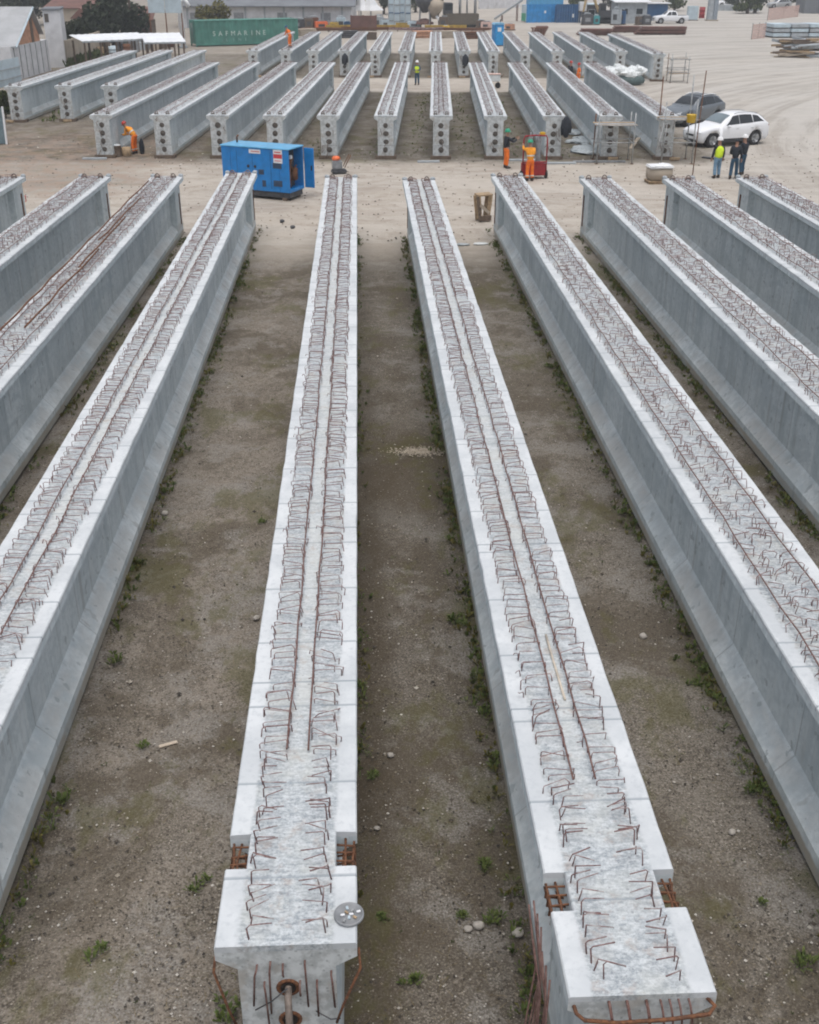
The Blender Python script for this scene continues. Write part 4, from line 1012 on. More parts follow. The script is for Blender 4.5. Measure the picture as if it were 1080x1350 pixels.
for sx in (-1, 1):
    MB().ell((sx * .60, .15, .76), (.2, .14, .06), 12, 8).build('headlight', M['lens'], t, True)
    MB().ell((sx * .72, 4.42, 1.0), (.13, .13, .075), 12, 8).build('tail_light', M['rlens'], t, True)
    MB().ell((sx * 1.03, 1.75, 1.06), (.13, .07, .08), 10, 8).build('mirror', M['carwhite'], t, True)
    for y in (2.35, 3.3): MB().box((sx * .955, y, .92), (.02, .18, .03), b=.008).build('door_handle', M['alloy'], t)
    MB().tube([(sx * .58, 2.3, 1.63), (sx * .58, 2.55, 1.70), (sx * .56, 3.4, 1.69), (sx * .53, 3.8, 1.61)], .018, 6).build('roof_rail', M['alloy'], t, True)
    MB().box((sx * .915, 2.25, .34), (.05, 1.95, .2), b=.02).build('sill_trim', M['plast'], t)
MB().box((0, .03, .62), (.72, .08, .16), b=.03).build('grille', M['plast'], t)
MB().box((0, .06, .36), (1.15, .1, .18), b=.03).build('lower_intake', M['plast'], t)
MB().box((0, .0, .48), (.34, .02, .1), b=.005).build('number_plate', M['white'], t)
MB().box((0, 4.58, .45), (1.25, .1, .22), b=.04).build('rear_bumper', M['plast'], t)

PK = [(0, .45, .6, .78, .86, .70, .78, .62), (.12, .32, .6, .95, 1.02, .84, .88, .75), (.5, .30, .6, 1.02, 1.08, .9, .92, .8), (1.25, .30, .58, 1.06, 1.15, .9, .93, .8), (1.45, .30, .56, 1.07, 1.22, .9, .93, .78), (2.0, .30, .56, 1.08, 1.70, .9, .93, .66), (2.4, .30, .56, 1.08, 1.78, .9, .93, .65), (3.2, .30, .56, 1.09, 1.76, .9, .93, .64), (3.42, .30, .56, 1.1, 1.55, .9, .93, .66), (3.5, .30, .58, 1.08, 1.12, .9, .93, .84), (5.1, .36, .6, 1.10, 1.13, .9, .93, .84), (5.2, .5, .7, 1.0, 1.05, .86, .9, .8)]
t, sd = car('pickup_truck', 'white double cab pickup truck parked on the far road', 'pickup truck', at(861, 31), R(-86), PK, 5.2, (.95, 4.15), .39, [(1.75, 2.5, .14, .92, .38, .02), (2.56, 3.36, .14, .92, .02, .18)], M['carwhite'])
front_glass(t, 1.5, 1.97, PK)
MB().box((0, 4.3, 1.135), (1.5, 1.4, .03)).build('bed_cover', M['plast'], t)
for sx in (-1, 1): MB().ell((sx * .66, .1, .86), (.2, .12, .09), 10, 6).build('headlight', M['lens'], t, True)
MB().box((0, .04, .7), (1.0, .1, .28), b=.03).build('grille', M['plast'], t)

# ------------------------------------------------------------------ scaffolds
def scaffold(name, label, base, rz, sx, sy, h, tops, decks, brace=True):
    t = thing(name, label, 'scaffold', base, rz)
    k = 0
    for x in (-sx / 2, sx / 2):
        for y in (-sy / 2, sy / 2):
            MB().tube([(x, y, 0), (x, y, tops[k])], .03, 8).build('standard', M['galv'] if k != 1 else M['rust'], t, True); k += 1
            MB().box((x, y, .01), (.15, .15, .02)).build('base_plate', M['rust'], t)
    for z in (.95, h):
        for x in (-sx / 2, sx / 2): MB().tube([(x, -sy / 2 - .15, z), (x, sy / 2 + .15, z)], .026, 8).build('ledger', M['galv'], t, True)
        for y in (-sy / 2, sy / 2): MB().tube([(-sx / 2 - .15, y, z + .06), (sx / 2 + .15, y, z + .06)], .026, 8).build('ledger', M['galv'], t, True)
    for z in decks:
        for i in range(3): MB().box((0, -sy / 2 + .18 + i * (sy - .3) / 2.2, z), (sx + .3, .24, .045), b=.004).build('plank', M['wood'] if i != 1 else M['slab'], t)
    if brace:
        MB().tube([(-sx / 2, -sy / 2 - .05, 0.05), (-sx / 2 + .1, -sy / 2 - .05, 1.9)], .024, 8).build('brace', M['galv'], t, True)
        MB().tube([(-sx / 2 - .04, -sy / 2, 1.9), (-sx / 2 - .04, sy / 2, .1)], .024, 8).build('brace', M['white'], t, True)
    return t
scaffold('scaffold', 'tube scaffold around the end of the second girder from the right, middle row', uv2(9.1, 58.7), -YAW2, 1.75, 1.3, 1.75, (2.5, 2.2, 2.4, 2.3), (1.8,))
scaffold('scaffold', 'taller tube scaffold with long poles beside the nose of the white car', uv2(12.25, 58.9), -YAW2, 1.5, 1.5, 2.0, (2.9, 3.9, 3.0, 4.0), (2.05,))
scaffold('timber_scaffold', 'grey timber staging at the end of the rightmost far row girder', uv2(20.2, 99.0), -YAW2, 1.4, 1.6, 1.7, (2.2, 2.1, 2.0, 2.2), (.7, 1.75))
t = thing('prop_pole', 'thin rusty pole standing upright in front of the white car', 'pole', at(913, 232))
MB().tube([(0, 0, 0), (.03, .01, 2.2), (.10, 0, 4.6)], .025, 8).build('tube', M['rust'], t, True)
MB().box((0, 0, .01), (.14, .14, .02)).build('base_plate', M['rust'], t)
# a second car behind the scaffold
t, sd = car('car', 'silver car with dark windows half hidden behind the taller scaffold', 'car', at(880, 167), R(-50), SUV, 4.62, (.88, 3.62), .375, SWIN, paint('car_silver', (.17, .19, .21), .25, .04, 2, .08, (.3, .3, .3), spec=.55, metal=.3))
front_glass(t, 1.38, 2.0, SUV); front_glass(t, 4.0, 4.36, SUV, 'rear_window')
front_glass(t, 2.2, 3.6, SUV, 'sunroof')
for sx in (-1, 1):
    MB().ell((sx * .60, .15, .76), (.2, .14, .06), 12, 8).build('headlight', M['lens'], t, True)
    MB().ell((sx * 1.03, 1.75, 1.06), (.13, .07, .08), 10, 8).build('mirror', M['grey'], t, True)
    MB().tube([(sx * .58, 2.3, 1.63), (sx * .58, 2.55, 1.70), (sx * .56, 3.4, 1.69), (sx * .53, 3.8, 1.61)], .03, 6).build('roof_rail', M['canopy'], t, True)
MB().box((0, .03, .62), (.72, .08, .16), b=.03).build('grille', M['plast'], t)
t = thing('clamp_bucket', 'yellow bucket hung on the taller scaffold beside the car', 'bucket', uv2(12.75, 58.05, 1.95))
MB().lathe([(.16, 0), (.20, .02), (.24, .36), (.26, .38), (.22, .37), (.18, .06), (0, .06)], n=16).build('pail', M['hyel'], t, True)
MB().tube([(-.24, 0, .36), (-.15, 0, .55), (.15, 0, .55), (.24, 0, .36)], .01, 5).build('handle', M['dark'], t, True)

# ------------------------------------------------------------------ small site things
q0 = random.Random(2); bp = at(868, 241); t = thing('sack_pallet', 'white topped block of stacked sacks on a low pallet by the near girder end', 'pallet', bp, R(6))
for i in range(3): MB().box((0, -.3 + i * .3, .05), (1.1, .1, .1), b=.005).build('skid', M['wood'], t)
MB().box((0, 0, .12), (1.15, .8, .03)).build('deck', M['wood'], t)
MB().box((0, 0, .42), (1.05, .75, .56), b=.07).build('sack_block', M['beige'], t, True)
m = MB()
m.box((0, 0, .73), (1.12, .84, .12), b=.05)
for i in range(12): m.ell((q0.uniform(-.4, .4), q0.uniform(-.3, .3), .77), (.2, .16, .05), 9, 6, rz=i, jit=.2)
m.build('white_cover', M['white'], t)
tp = at(636, 291); t = thing('timber_trestle', 'small timber trestle standing beside the far end of a near row girder', 'trestle', tp, R(20))
for k, (yy_, w2) in enumerate(((-.14, .64), (.02, .58), (.17, .62))): MB().box((.02 * k, yy_, 1.0), (w2, .14, .07), rz=.05 * (k - 1), b=.008).build('top_board', M['wood'], t)
for sx in (-1, 1):
    MB().box((sx * .17, .0, .52), (.10, .34, .92), ry=R(5) * sx, b=.008).build('side_board', M['wood'], t)
    for sy in (-1, 1): MB().box((sx * .22, sy * .17, .48), (.09, .08, .96), ry=R(7) * sx, b=.008).build('leg', M['woodd'] if sx * sy > 0 else M['wood'], t)
MB().box((0, -.22, .48), (.5, .035, .12), ry=R(42), b=.004).build('brace', M['beige'], t)
MB().box((0, -.24, .14), (.52, .09, .2), b=.01).build('foot_rail', M['woodd'], t)
cp = at(447, 229); t = thing('plate_compactor', 'small orange capped compactor standing behind the lid girder far end', 'machine', cp, R(15))
MB().box((0, 0, .12), (.7, .45, .18), b=.04).build('base_plate', M['dark'], t); MB().box((-.08, 0, .42), (.45, .38, .42), b=.05).build('engine', M['grey'], t)
MB().ell((-.12, 0, .70), (.2, .18, .12), 12, 8).build('fuel_tank', paint('machine_orange', (.75, .16, .05), .5), t, True); MB().tube([(.25, -.18, .3), (.55, -.18, .85), (.55, .18, .85), (.25, .18, .3)], .022, 8).build('handle', M['rust'], t, True)
bp = at(154, 206); t = thing('drum_stump', 'short rusty drum with a pale top standing by the bending worker', 'drum', bp)
MB().lathe([(.27, 0), (.28, .03), (.27, .06), (.27, .5), (.285, .53), (.27, .55), (.25, .53), (0, .53)], n=20).build('barrel', M['woodd'], t, True)
MB().ell((0, 0, .54), (.26, .24, .06), 12, 5, z0=0, jit=.06).build('paper_sack', M['tarp'], t, True)
MB().lathe([(.22, 0), (.24, .03), (.24, .42), (.2, .44), (0, .44)], (.5, .1, 0), 16).build('bucket', M['wood'], thing('site_bucket', 'tan bucket next to the short rusty drum', 'bucket', bp), True)
o = MB().ell((0, 0, .35), (.14, .1, .42), 10, 8, jit=.08).build('tool_bag', M['navy'], None, True); o.location = at(188, 203); tag(o, 'black tool bag behind the bending orange worker', 'bag')
# white sack heap
hp = at(823, 112); t = thing('sack_heap', 'heap of big white fabric sacks at the far row right end', 'sack heap', hp)
for i, (x, y, z, rx, ry_, rz_) in enumerate(((-1.1, 0, .95, .8, .5, .35), (-.4, .1, 1.05, .75, .5, .4), (.2, -.1, .85, .6, .45, .45), (.75, .2, 1.0, .6, .5, .35), (1.2, .1, 1.15, .45, .35, .25))):
    MB().ell((x, y, z), (rx, ry_, rz_), 14, 8, rz=i, jit=.12).ell((x + .25, y - .1, z - .12), (rx * .8, ry_, rz_ * .9), 9, 6, rz=i + 1, jit=.2).ell((x - .2, y + .1, z + .06), (rx * .5, ry_ * .8, rz_ * 1.1), 8, 5, rz=i + 2, jit=.25).build('sack', M['tarp'], t)
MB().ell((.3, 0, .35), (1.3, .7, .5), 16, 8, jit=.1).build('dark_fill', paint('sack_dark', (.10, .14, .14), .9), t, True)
q = random.Random(4)
for i, (px, py, lb) in enumerate(((757, 176, 'crumpled grey plastic film lying highest between the scaffolded girders'), (768, 188, 'crumpled grey plastic film in the middle of the strip between scaffolded girders'), (778, 199, 'crumpled grey plastic film lying lowest between the scaffolded girders'))):
    m = MB()
    for k in range(5): m.ell((q.gauss(0, .45), q.gauss(0, .5), .05), (.6, .5, .14), 12, 6, z0=0, jit=.2)
    o = m.build('plastic_film', M['film'], None); o.location = at(px, py); tag(o, lb, 'plastic film', 'films between girders')
# planks and offcuts at the girder feet, road edge
for i, (px, py, l, a, mt, lb) in enumerate(((833, 195, 1.7, 2.3, 'beige', 'leaning pale plank between the two scaffolds'), (940, 210, 1.2, -.8, 'dark', 'dark steel offcut lying in front of the taller scaffold'), (690, 212, 1.5, .02, 'slab', 'pale plank lying at a girder foot behind the red cart'), (738, 216, 1.6, .05, 'slab', 'pale plank lying below the girder with the hung jacket'), (125, 210, 1.2, .05, 'slab', 'pale plank at the foot of the leftmost middle row girder'), (790, 214, 2.6, .02, 'grey', 'grey steel strip along the foot of the first scaffold'), (565, 214, 1.1, .1, 'slab', 'pale board at the foot of the end on girder'))):
    o = MB().box((0, 0, .04), (l, .22, .08), b=.006).build('plank', M[mt]); o.location = at(px, py); o.rotation_euler = (0, R(-28) if i == 0 else 0, a if i else .9); tag(o, lb, 'plank')
t = thing('site_cart', 'small red rimmed white cart between two middle row girders', 'cart', at(651, 116))
MB().box((0, 0, .75), (.95, .7, .5), b=.03).build('tray', M['tarp'], t); MB().box((0, 0, 1.02), (1.02, .77, .06), b=.01).build('rim', M['pink'], t)
for x in (-.3, .3): MB().lathe([(.05, -.04), (.2, -.04), (.22, 0), (.2, .04), (.05, .04)], n=16, M=Matrix.Translation((x, -.2, .22)) @ Matrix.Rotation(R(90), 4, 'X')).build('wheel', M['black'], t, True)
MB().tube([(.4, .2, .6), (.8, .3, 1.0)], .02, 6).tube([(-.3, -.2, .22), (-.3, -.2, .55)], .025, 6).tube([(.3, -.2, .22), (.3, -.2, .55)], .025, 6).build('handle', M['rust'], t, True)

# left edge: dark sheet with white edge post
lp = at(10, 190); t = thing('leaning_panel', 'dark panel with a white edge leaning at the left picture edge', 'panel', lp, R(0))
MB().box((-.75, .0, .95), (1.4, .05, 1.85), rx=R(-6), b=.005).build('dark_sheet', paint('panel_slate', (.12, .17, .19), .6), t)
MB().box((.0, -.01, .97), (.09, .09, 1.95), rx=R(-6), b=.01).build('white_post', M['white'], t)
MB().box((-.75, .12, .06), (1.4, .2, .12), b=.01).build('foot_timber', M['woodd'], t)

# ------------------------------------------------------------------ trees and shrubs
def leaf_cloud(m, c, r, n, size, q, hollow=.5):
    for _ in range(n):
        while True:
            d = Vector((q.uniform(-1, 1), q.uniform(-1, 1), q.uniform(-1, 1)))
            if d.length <= 1 and d.length > hollow * q.random(): break
        p = Vector(c) + Vector((d.x * r[0], d.y * r[1], d.z * r[2])); s_ = size * q.uniform(.6, 1.4)
        a = Vector((q.gauss(0, 1), q.gauss(0, 1), q.gauss(0, 1))).normalized(); b = a.orthogonal().normalized(); e = a.cross(b)
        m.add([p - b * s_ * .5, p + e * s_ * .3, p + b * s_ * .5, p - e * s_ * .3], [(0, 1, 2, 3)])
def tree(name, label, loc, h, r, mat, seed, size=.35, n=1600, trunk=.2, low=.15, cat='tree'):
    q = random.Random(seed); t = thing(name, label, cat, loc)
    tk = MB(); tk.tube([(0, 0, -.1), (.05, .03, h * .35), (-.05, .08, h * .7), (0, .05, h * .95)], [trunk, trunk * .8, trunk * .5, trunk * .15], 8)
    m = MB()
    for k in range(9):
        a = q.uniform(0, 6.28); rr = r * q.uniform(.2, .62); z = h * (low + (1 - low) * q.uniform(.15, .85)); c = (rr * math.cos(a), rr * math.sin(a), z)
        tk.tube([(0, .03, z * .7), (c[0] * .6, c[1] * .6, z * .88), c], [trunk * .4, trunk * .25, trunk * .08], 6)
        f = 1 - .45 * (z / h); leaf_cloud(m, c, (r * .55 * f + .1, r * .55 * f + .1, h * .2), n // 9, size, q)
    tk.build('trunk', M['bark'], t, True); m.build('crown', mat, t)
    return t
TR = [(124, 46, 131, 5.0, 2.2, 'leafd', 'dark evergreen at the left of the tree group behind the canopy'), (148, 42, 133, 6.6, 2.5, 'leafd', 'tall dark evergreen in the middle of the group behind the canopy'), (174, 38, 137, 6.4, 2.5, 'leafd', 'dark evergreen at the right of the group behind the canopy'),
      (62, 20, 180, 4.6, 4.2, 'leafd', 'dark broad tree behind the gabled house roof'), (25, 20, 185, 5.0, 4.0, 'leafd', 'dark tree behind the roof at the top left corner')]
for i, (px, py, d, h, r, mt, lb) in enumerate(TR):
    p = atd(px, py, d); tree('tree', lb, (p.x, d, 0), h, r, M[mt], 100 + i, .5, 1900, .25)
tree('shrub', 'round dark green shrub beside the tall white wall block', at(101, 78), 3.9, 1.35, M['leafd'], 110, .26, 1600, .12, .2, 'shrub')
p = atd(287, 20, 152); tree('shrub', 'yellow green bushy tree standing behind the green container', (p.x, 152, 0), 4.2, 2.3, M['leafy'], 111, .4, 1700, .18, .1, 'shrub')
p = atd(269, 20, 154); tree('shrub', 'thin yellowish shrub left of the bushy tree behind the container', (p.x, 154, 0), 3.6, 1.3, M['leafy'], 112, .35, 700, .1, .2, 'shrub')
for i, (px, py, h, r, lb) in enumerate(((12, 96, 2.4, 1.1, 'dark shrub under the eaves of the gabled house'), (8, 156, 1.6, .45, 'narrow green bush behind the leaning panel at the left edge'), (90, 87, .8, .8, 'small dark shrub at the foot of the tall white wall block'))):
    tree('shrub', lb, at(px, py), h, r, M['leafm'], 120 + i, .2, 900, .06, .1, 'shrub')
for i, (px, py, h, lb) in enumerate(((995, 17, 5.5, 'dark tree trunk side tree at the top right beyond the yard'), (985, 18, 3.0, 'low green shrub beyond the yard left of the dark tree'), (1040, 8, 5, 'dark tree near the top right corner building'))):
    p = at(px, py); tree('tree', lb, p, h, 2.6, M['leafm'] if i == 1 else M['leafd'], 130 + i, .5, 1200, .35)
for i, (px, d, h, r, mt, lb) in enumerate(((506, 214, 5.2, 3.2, 'leafd', 'dark green tree behind the white tents'), (548, 222, 4.6, 3.4, 'leafm', 'mid green tree behind the dark hopper'), (572, 226, 4.0, 2.4, 'leafy', 'yellowish tree behind the tan skip'), (758, 222, 4.6, 3.0, 'leafm', 'mid green tree behind the liquid tank'), (806, 226, 5.0, 3.2, 'leafd', 'dark tree behind the excavator'), (890, 228, 4.4, 3.0, 'leafm', 'mid green tree behind the pickup'), (972, 232, 4.4, 2.6, 'leafd', 'dark tree left of the far silver car'))):
    p = atd(px, 5, d); tree('tree', lb, (p.x, d, 0), h, r, M[mt], 150 + i, .5, 1300, .25)
m = MB(); q = random.Random(8)
for i in range(420):
    f = q.random(); p = at(92 + 40 * f + q.gauss(0, 3), 88 - 14 * f + q.gauss(0, 2.0)); tuft(m, (p.x, p.y, 0), 6, q.uniform(.3, .9), .4, q)
tag(m.build('tall_grass', M['leafm']), 'tall grass growing along the low beige wall', 'grass', kind='stuff')
m = MB()
for i in range(900):
    v = q.choice((-.9, 1.7, 3.7, 4.6, -3.2, 7.0, -6.4)) + q.gauss(0, .3); u = q.uniform(60, 90); p = uv2(v, u); tuft(m, (p.x, p.y, 0), 5, q.uniform(.05, .16), .12, q)
for i in range(260):
    v = q.choice((-24.6, -21.8, -18.6)) + q.gauss(0, .3); u = q.uniform(73, 95); p = uv2(v, u); tuft(m, (p.x, p.y, 0), 6, q.uniform(.1, .35), .2, q)
tag(m.build('low_weeds', M['weed']), 'low weeds in the strips between the middle row girders', 'weeds', kind='stuff')

# ------------------------------------------------------------------ left background
A0, A1 = at(20, 107), at(68, 93)
dx = (A1 - A0); wl_ = dx.length; ang = math.atan2(dx.y, dx.x)
t = thing('gabled_house', 'white walled house with grey sheet roof and terracotta gable', 'house', A0, ang)
# local x along the gable wall, +y away to the left/back
Lh = 16
m = MB(); m.box((wl_ / 2, Lh / 2, 1.3), (wl_, Lh, 2.6)); m.build('wall', M['whiter'], t)
MB().prism([(.95, 2.6), (wl_ - 1.9, 2.6), (wl_ - 2.0, 3.05), (wl_ * .60, 5.08)], .0, .25, 'y').build('gable', M['brick'], t)
MB().prism([(wl_ * .57, 2.6), (wl_ * .63, 2.6), (wl_ * .63, 5.0), (wl_ * .57, 5.0)], -.05, -.004, 'y').build('gable_post', M['woodd'], t)
def slope_roof(p0, p1, y0, y1, th=.12):
    return MB().add([(p0[0], y0, p0[1]), (p1[0], y0, p1[1]), (p1[0], y1, p1[1]), (p0[0], y1, p0[1]), (p0[0], y0, p0[1] + th), (p1[0], y0, p1[1] + th), (p1[0], y1, p1[1] + th), (p0[0], y1, p0[1] + th)], [(0, 1, 2, 3), (4, 5, 6, 7), (0, 1, 5, 4), (1, 2, 6, 5), (2, 3, 7, 6), (3, 0, 4, 7)])
slope_roof((.3, 2.5), (wl_ * .60, 5.25), -.35, Lh).build('roof', M['roofg'], t); slope_roof((wl_ * .60, 5.26), (wl_ - 1.8, 3.1), -.35, Lh).build('roof', M['roofg'], t)
MB().tube([(.3, -.38, 2.55), (wl_ * .60, -.38, 5.32)], .1, 4).build('barge_board', M['sheet'], t)
for k in range(7): MB().box((wl_ * (k + .5) / 7, -.03, 1.3), (.05, .04, 2.5)).build('wall_seam', M['grey'], t)
p0 = at(88, 89); t = thing('wall_block', 'tall narrow white rendered wall block beside the gabled house', 'building', p0, R(12))
MB().box((-.75, 2.5, 2.4), (1.5, 5, 4.8)).build('wall', M['whiter'], t); MB().box((-.75, 2.5, 4.88), (1.65, 5.2, .16)).build('coping', M['roofd'], t)
MB().box((-1.2, -.02, 4.2), (.35, .04, .7)).build('opening', M['hole'], t)
def wall(name, label, a, b, h, th, mat, cat='wall', cap=None):
    d = b - a; t = thing(name, label, cat, a, math.atan2(d.y, d.x)); MB().box((d.length / 2, 0, h / 2), (d.length, th, h)).build('panel', mat, t)
    n = max(2, int(d.length / 3))
    for k in range(n + 1): MB().box((d.length * k / n, 0, h / 2 + .03), (.18, th + .08, h + .06)).build('post', cap or mat, t)
    return t
wall('boundary_wall', 'low beige rendered boundary wall behind the tall grass', at(88, 88), at(133, 72), 2.2, .2, M['beige'])
t = thing('sheet_fence', 'pale blue corrugated sheet fence at the left edge below the house', 'fence', at(-30, 124))
d = at(29, 108) - at(-30, 124); ang = math.atan2(d.y, d.x); t.rotation_euler = (0, 0, ang)
m = MB(); n = 60; vs = []
for k in range(n + 1):
    for z in (0, 1.9): vs.append((d.length * k / n, .05 * (k % 2), z))
m.add(vs, [(2 * k, 2 * k + 2, 2 * k + 3, 2 * k + 1) for k in range(n)]); o = m.build('corrugated_sheet', M['sheet'], t); o.modifiers.new('s', 'SOLIDIFY').thickness = .02
for z in (.5, 1.2): MB().box((d.length / 2, -.06, z), (d.length, .06, .08)).build('rail', M['slab'], t)
# canopy roofs on posts
def canopy(label, a, b, w_, z, back):
    d = b - a; t = thing('canopy_shelter', label, 'shelter', Vector((a.x, a.y, 0)), math.atan2(d.y, d.x))
    L_ = d.length; m = MB(); n = int(L_ / .3); vs = []
    for k in range(n + 1):
        for y, dz in ((-w_ / 2, 0), (w_ / 2, back)): vs.append((L_ * k / n, y, z + dz + .03 * (k % 2)))
    m.add(vs, [(2 * k, 2 * k + 2, 2 * k + 3, 2 * k + 1) for k in range(n)]); o = m.build('roof_sheet', M['canopy'], t); o.modifiers.new('s', 'SOLIDIFY').thickness = .03
    MB().box((L_ / 2, -w_ / 2 + .03, z - .08), (L_, .06, .12)).build('front_beam', M['slab'], t)
    for k in range(5):
        for y in (-w_ / 2 + .15, w_ / 2 - .15): MB().box((L_ * (k + .15) / 4.4, y, z / 2 - .05), (.14, .14, z - .12)).build('post', M['woodd'], t)
    return t
zc = 2.4
canopy('left long white sheet canopy on timber posts', at(100, 53, zc), at(190, 49.5, zc), 3.4, zc, .35)
canopy('right white sheet canopy on posts beside the green container', at(188, 53.5, zc), at(241, 52.5, zc), 5.2, zc, .45)
JK = [(133, 74, 'brown', .8, .9), (141, 73, 'woodd', .5, 1.4), (150, 73, 'sheet', 1.0, .9), (160, 70, 'dark', .7, 1.3), (168, 70, 'rust', .8, .9), (177, 69, 'grey', 1.2, 1.2), (188, 66, 'slab', 1.4, .8), (205, 67, 'beige', .8, 1.0), (214, 64, 'woodd', 1.0, 1.2), (226, 62, 'rust', .9, .6)]
NJ = ['upright brown timber bale', 'dark timber crate leaning upright', 'pale blue drum under the left canopy', 'dark steel drum under the left canopy', 'rusty drum under the left canopy', 'grey steel bin where the two canopies meet', 'pale sack bin below the right canopy', 'beige crate on the yard before the right canopy', 'dark crate below the right canopy', 'rusty low drum next to the green container']
for (px, py, mt, w_, h), lb in zip(JK, NJ):
    mm = M['wood'] if mt == 'brown' else M[mt]
    t = thing('drum' if 'drum' in lb else 'crate', lb, 'drum' if 'drum' in lb else 'crate', at(px, py), px * .7)
    if 'drum' in lb:
        MB().lathe([(w_ / 2 - .02, 0), (w_ / 2, .03), (w_ / 2, h * .33), (w_ / 2 + .02, h * .35), (w_ / 2, h * .37), (w_ / 2, h * .66), (w_ / 2 + .02, h * .68), (w_ / 2, h * .7), (w_ / 2, h), (w_ / 2 - .04, h - .02), (0, h - .02)], n=18).build('shell', mm, t, True)
    else:
        MB().box((0, 0, h / 2), (w_ - .08, .7, h - .06)).build('panel', mm, t)
        for x in (-1, 1):
            for y in (-1, 1): MB().box((x * (w_ / 2 - .04), y * .36, h / 2), (.08, .08, h), b=.004).build('corner_post', M['woodd'], t)
# board tank on stand, shed, brown roofed house
p = atd(218, 17, 132); t = thing('raised_board', 'pale blue double board raised on rusty posts', 'board', (p.x, 132, 0))
zb, zt = p.z, p.z + 2.0
for x in (-.92, .92): MB().box((x, 0, (zb + zt) / 2), (1.78, .08, zt - zb), b=.01).build('board', M['sheet'], t)
for x in (-1.75, 0, 1.75): MB().tube([(x, .1, 0), (x, .1, zb + .3)], .07, 8).build('post', M['rust'], t, True)
p = atd(240, 10, 134); t = thing('bent_duct', 'white bent duct pipe beside the raised board', 'duct', (p.x, 134, 0))
MB().tube([(-.2, 0, 0), (-.2, 0, 4.0), (-.1, 0, 4.8), (.35, 0, 4.9), (.75, 0, 4.2)], .28, 10).build('pipe', M['white'], t, True); MB().box((-.2, 0, .1), (.8, .8, .2), b=.02).build('foot', M['slab'], t)
def shed(name, label, c, rz, w_, d_, h, wallm, roofm, rise=.5, over=.25, wins=0, cat='shed', mono=True):
    t = thing(name, label, cat, c, rz)
    MB().box((0, d_ / 2, h / 2), (w_, d_, h)).build('wall', wallm, t)
    if mono: MB().add([(-w_ / 2 - over, -over, h), (w_ / 2 + over, -over, h), (w_ / 2 + over, d_ + over, h + rise), (-w_ / 2 - over, d_ + over, h + rise), (-w_ / 2 - over, -over, h + .12), (w_ / 2 + over, -over, h + .12), (w_ / 2 + over, d_ + over, h + rise + .12), (-w_ / 2 - over, d_ + over, h + rise + .12)], [(0, 1, 2, 3), (4, 5, 6, 7), (0, 1, 5, 4), (1, 2, 6, 5), (2, 3, 7, 6), (3, 0, 4, 7)]).build('roof', roofm, t)
    else:
        MB().prism([(-w_ / 2 - over, h), (w_ / 2 + over, h), (0, h + rise)], -over, d_ + over, 'y').build('roof', roofm, t)
    for k in range(wins):
        f = MB().box((-w_ / 2 + w_ * (k + .5) / wins, -.03, h * .58), (1.1, .08, .9), b=.01).build('window', M['slab'], t); MB().box((-w_ / 2 + w_ * (k + .5) / wins, -.075, h * .58), (.95, .02, .76)).build('pane', M['glass'], f)
    return t
p = atd(183, 42, 142); shed('timber_shed', 'dark brown timber shed with slanting roof behind the canopies', (p.x + .8, 138, 0), R(5), 3.2, 4, 2.6, M['woodd'], M['roofr'], 1.2)
p = atd(165, 40, 136); t = thing('bin', 'grey green low waste bin before the timber shed', 'bin', (p.x, 136, 0)); MB().prism([(-.9, 0), (.9, 0), (1.05, 1.3), (-1.05, 1.3)], -.6, .6, 'y').build('tub', paint('bin_green_grey', (.16, .22, .21), .6), t); MB().box((0, 0, 1.34), (2.2, 1.3, .08), b=.02).build('lid', M['grey'], t)
p = atd(188, 42, 135); t = thing('bin', 'long pale waste bin right of the grey green one', 'bin', (p.x, 135, 0)); MB().prism([(-1.2, 0), (1.2, 0), (1.3, 1.2), (-1.3, 1.2)], -.6, .6, 'y').build('tub', M['slab'], t); MB().box((0, 0, 1.24), (2.7, 1.3, .08), b=.02).build('lid', M['roofg'], t)
p = atd(103, 26, 170); shed('brown_roof_house', 'low house with dark brown roof behind the round shrub', (p.x, 170, 0), R(-8), 9, 8, 2.6, M['beige'], M['roofr'], 2.2, .4, 3, 'house')
p = atd(122, 45, 146); t = shed('small_house', 'small beige house with pale verge behind the left canopy', (p.x - 1, 146, 0), R(-25), 3.0, 5, 2.4, M['beige'], M['roofr'], 1.2, .25, 1, 'house', False)

# green container
c0 = at(259, 62); c1 = at(365, 57.5); d = c1 - c0; ang = math.atan2(d.y, d.x); Lc = 12.19; Hc = 2.75; Wc = 2.44
t = thing('shipping_container', 'green shipping container with white lettering on its side', 'container', c0, R(24))
m = MB(); n = 68; vs = []
for k in range(n + 1):
    yy_ = .0 if (k // 2) % 2 == 0 else .085
    for z in (.28, Hc - .12): vs.append((.14 + (Lc - .28) * k / n, yy_ + .02, z))
m.add(vs, [(2 * k, 2 * k + 2, 2 * k + 3, 2 * k + 1) for k in range(n)]); o = m.build('side_wall', M['green'], t); o.modifiers.new('s', 'SOLIDIFY').thickness = .01
MB().box((Lc / 2, Wc / 2 + .05, Hc / 2 + .1), (Lc - .1, Wc - .14, Hc - .3)).build('shell', M['green'], t)
for x in (.07, Lc - .07): MB().box((x, .06, Hc / 2), (.15, .15, Hc), b=.01).box((x, Wc - .06, Hc / 2), (.15, .15, Hc), b=.01).build('corner_post', M['green'], t)
MB().box((Lc / 2, .05, .2), (Lc - .28, .1, .17), b=.01).build('bottom_rail', M['green'], t); MB().box((Lc / 2, .05, Hc - .07), (Lc - .28, .1, .11), b=.01).build('top_rail', M['green'], t)
MB().box((Lc / 2, Wc / 2, Hc - .05), (Lc - .3, Wc - .2, .06)).build('roof', M['green'], t)
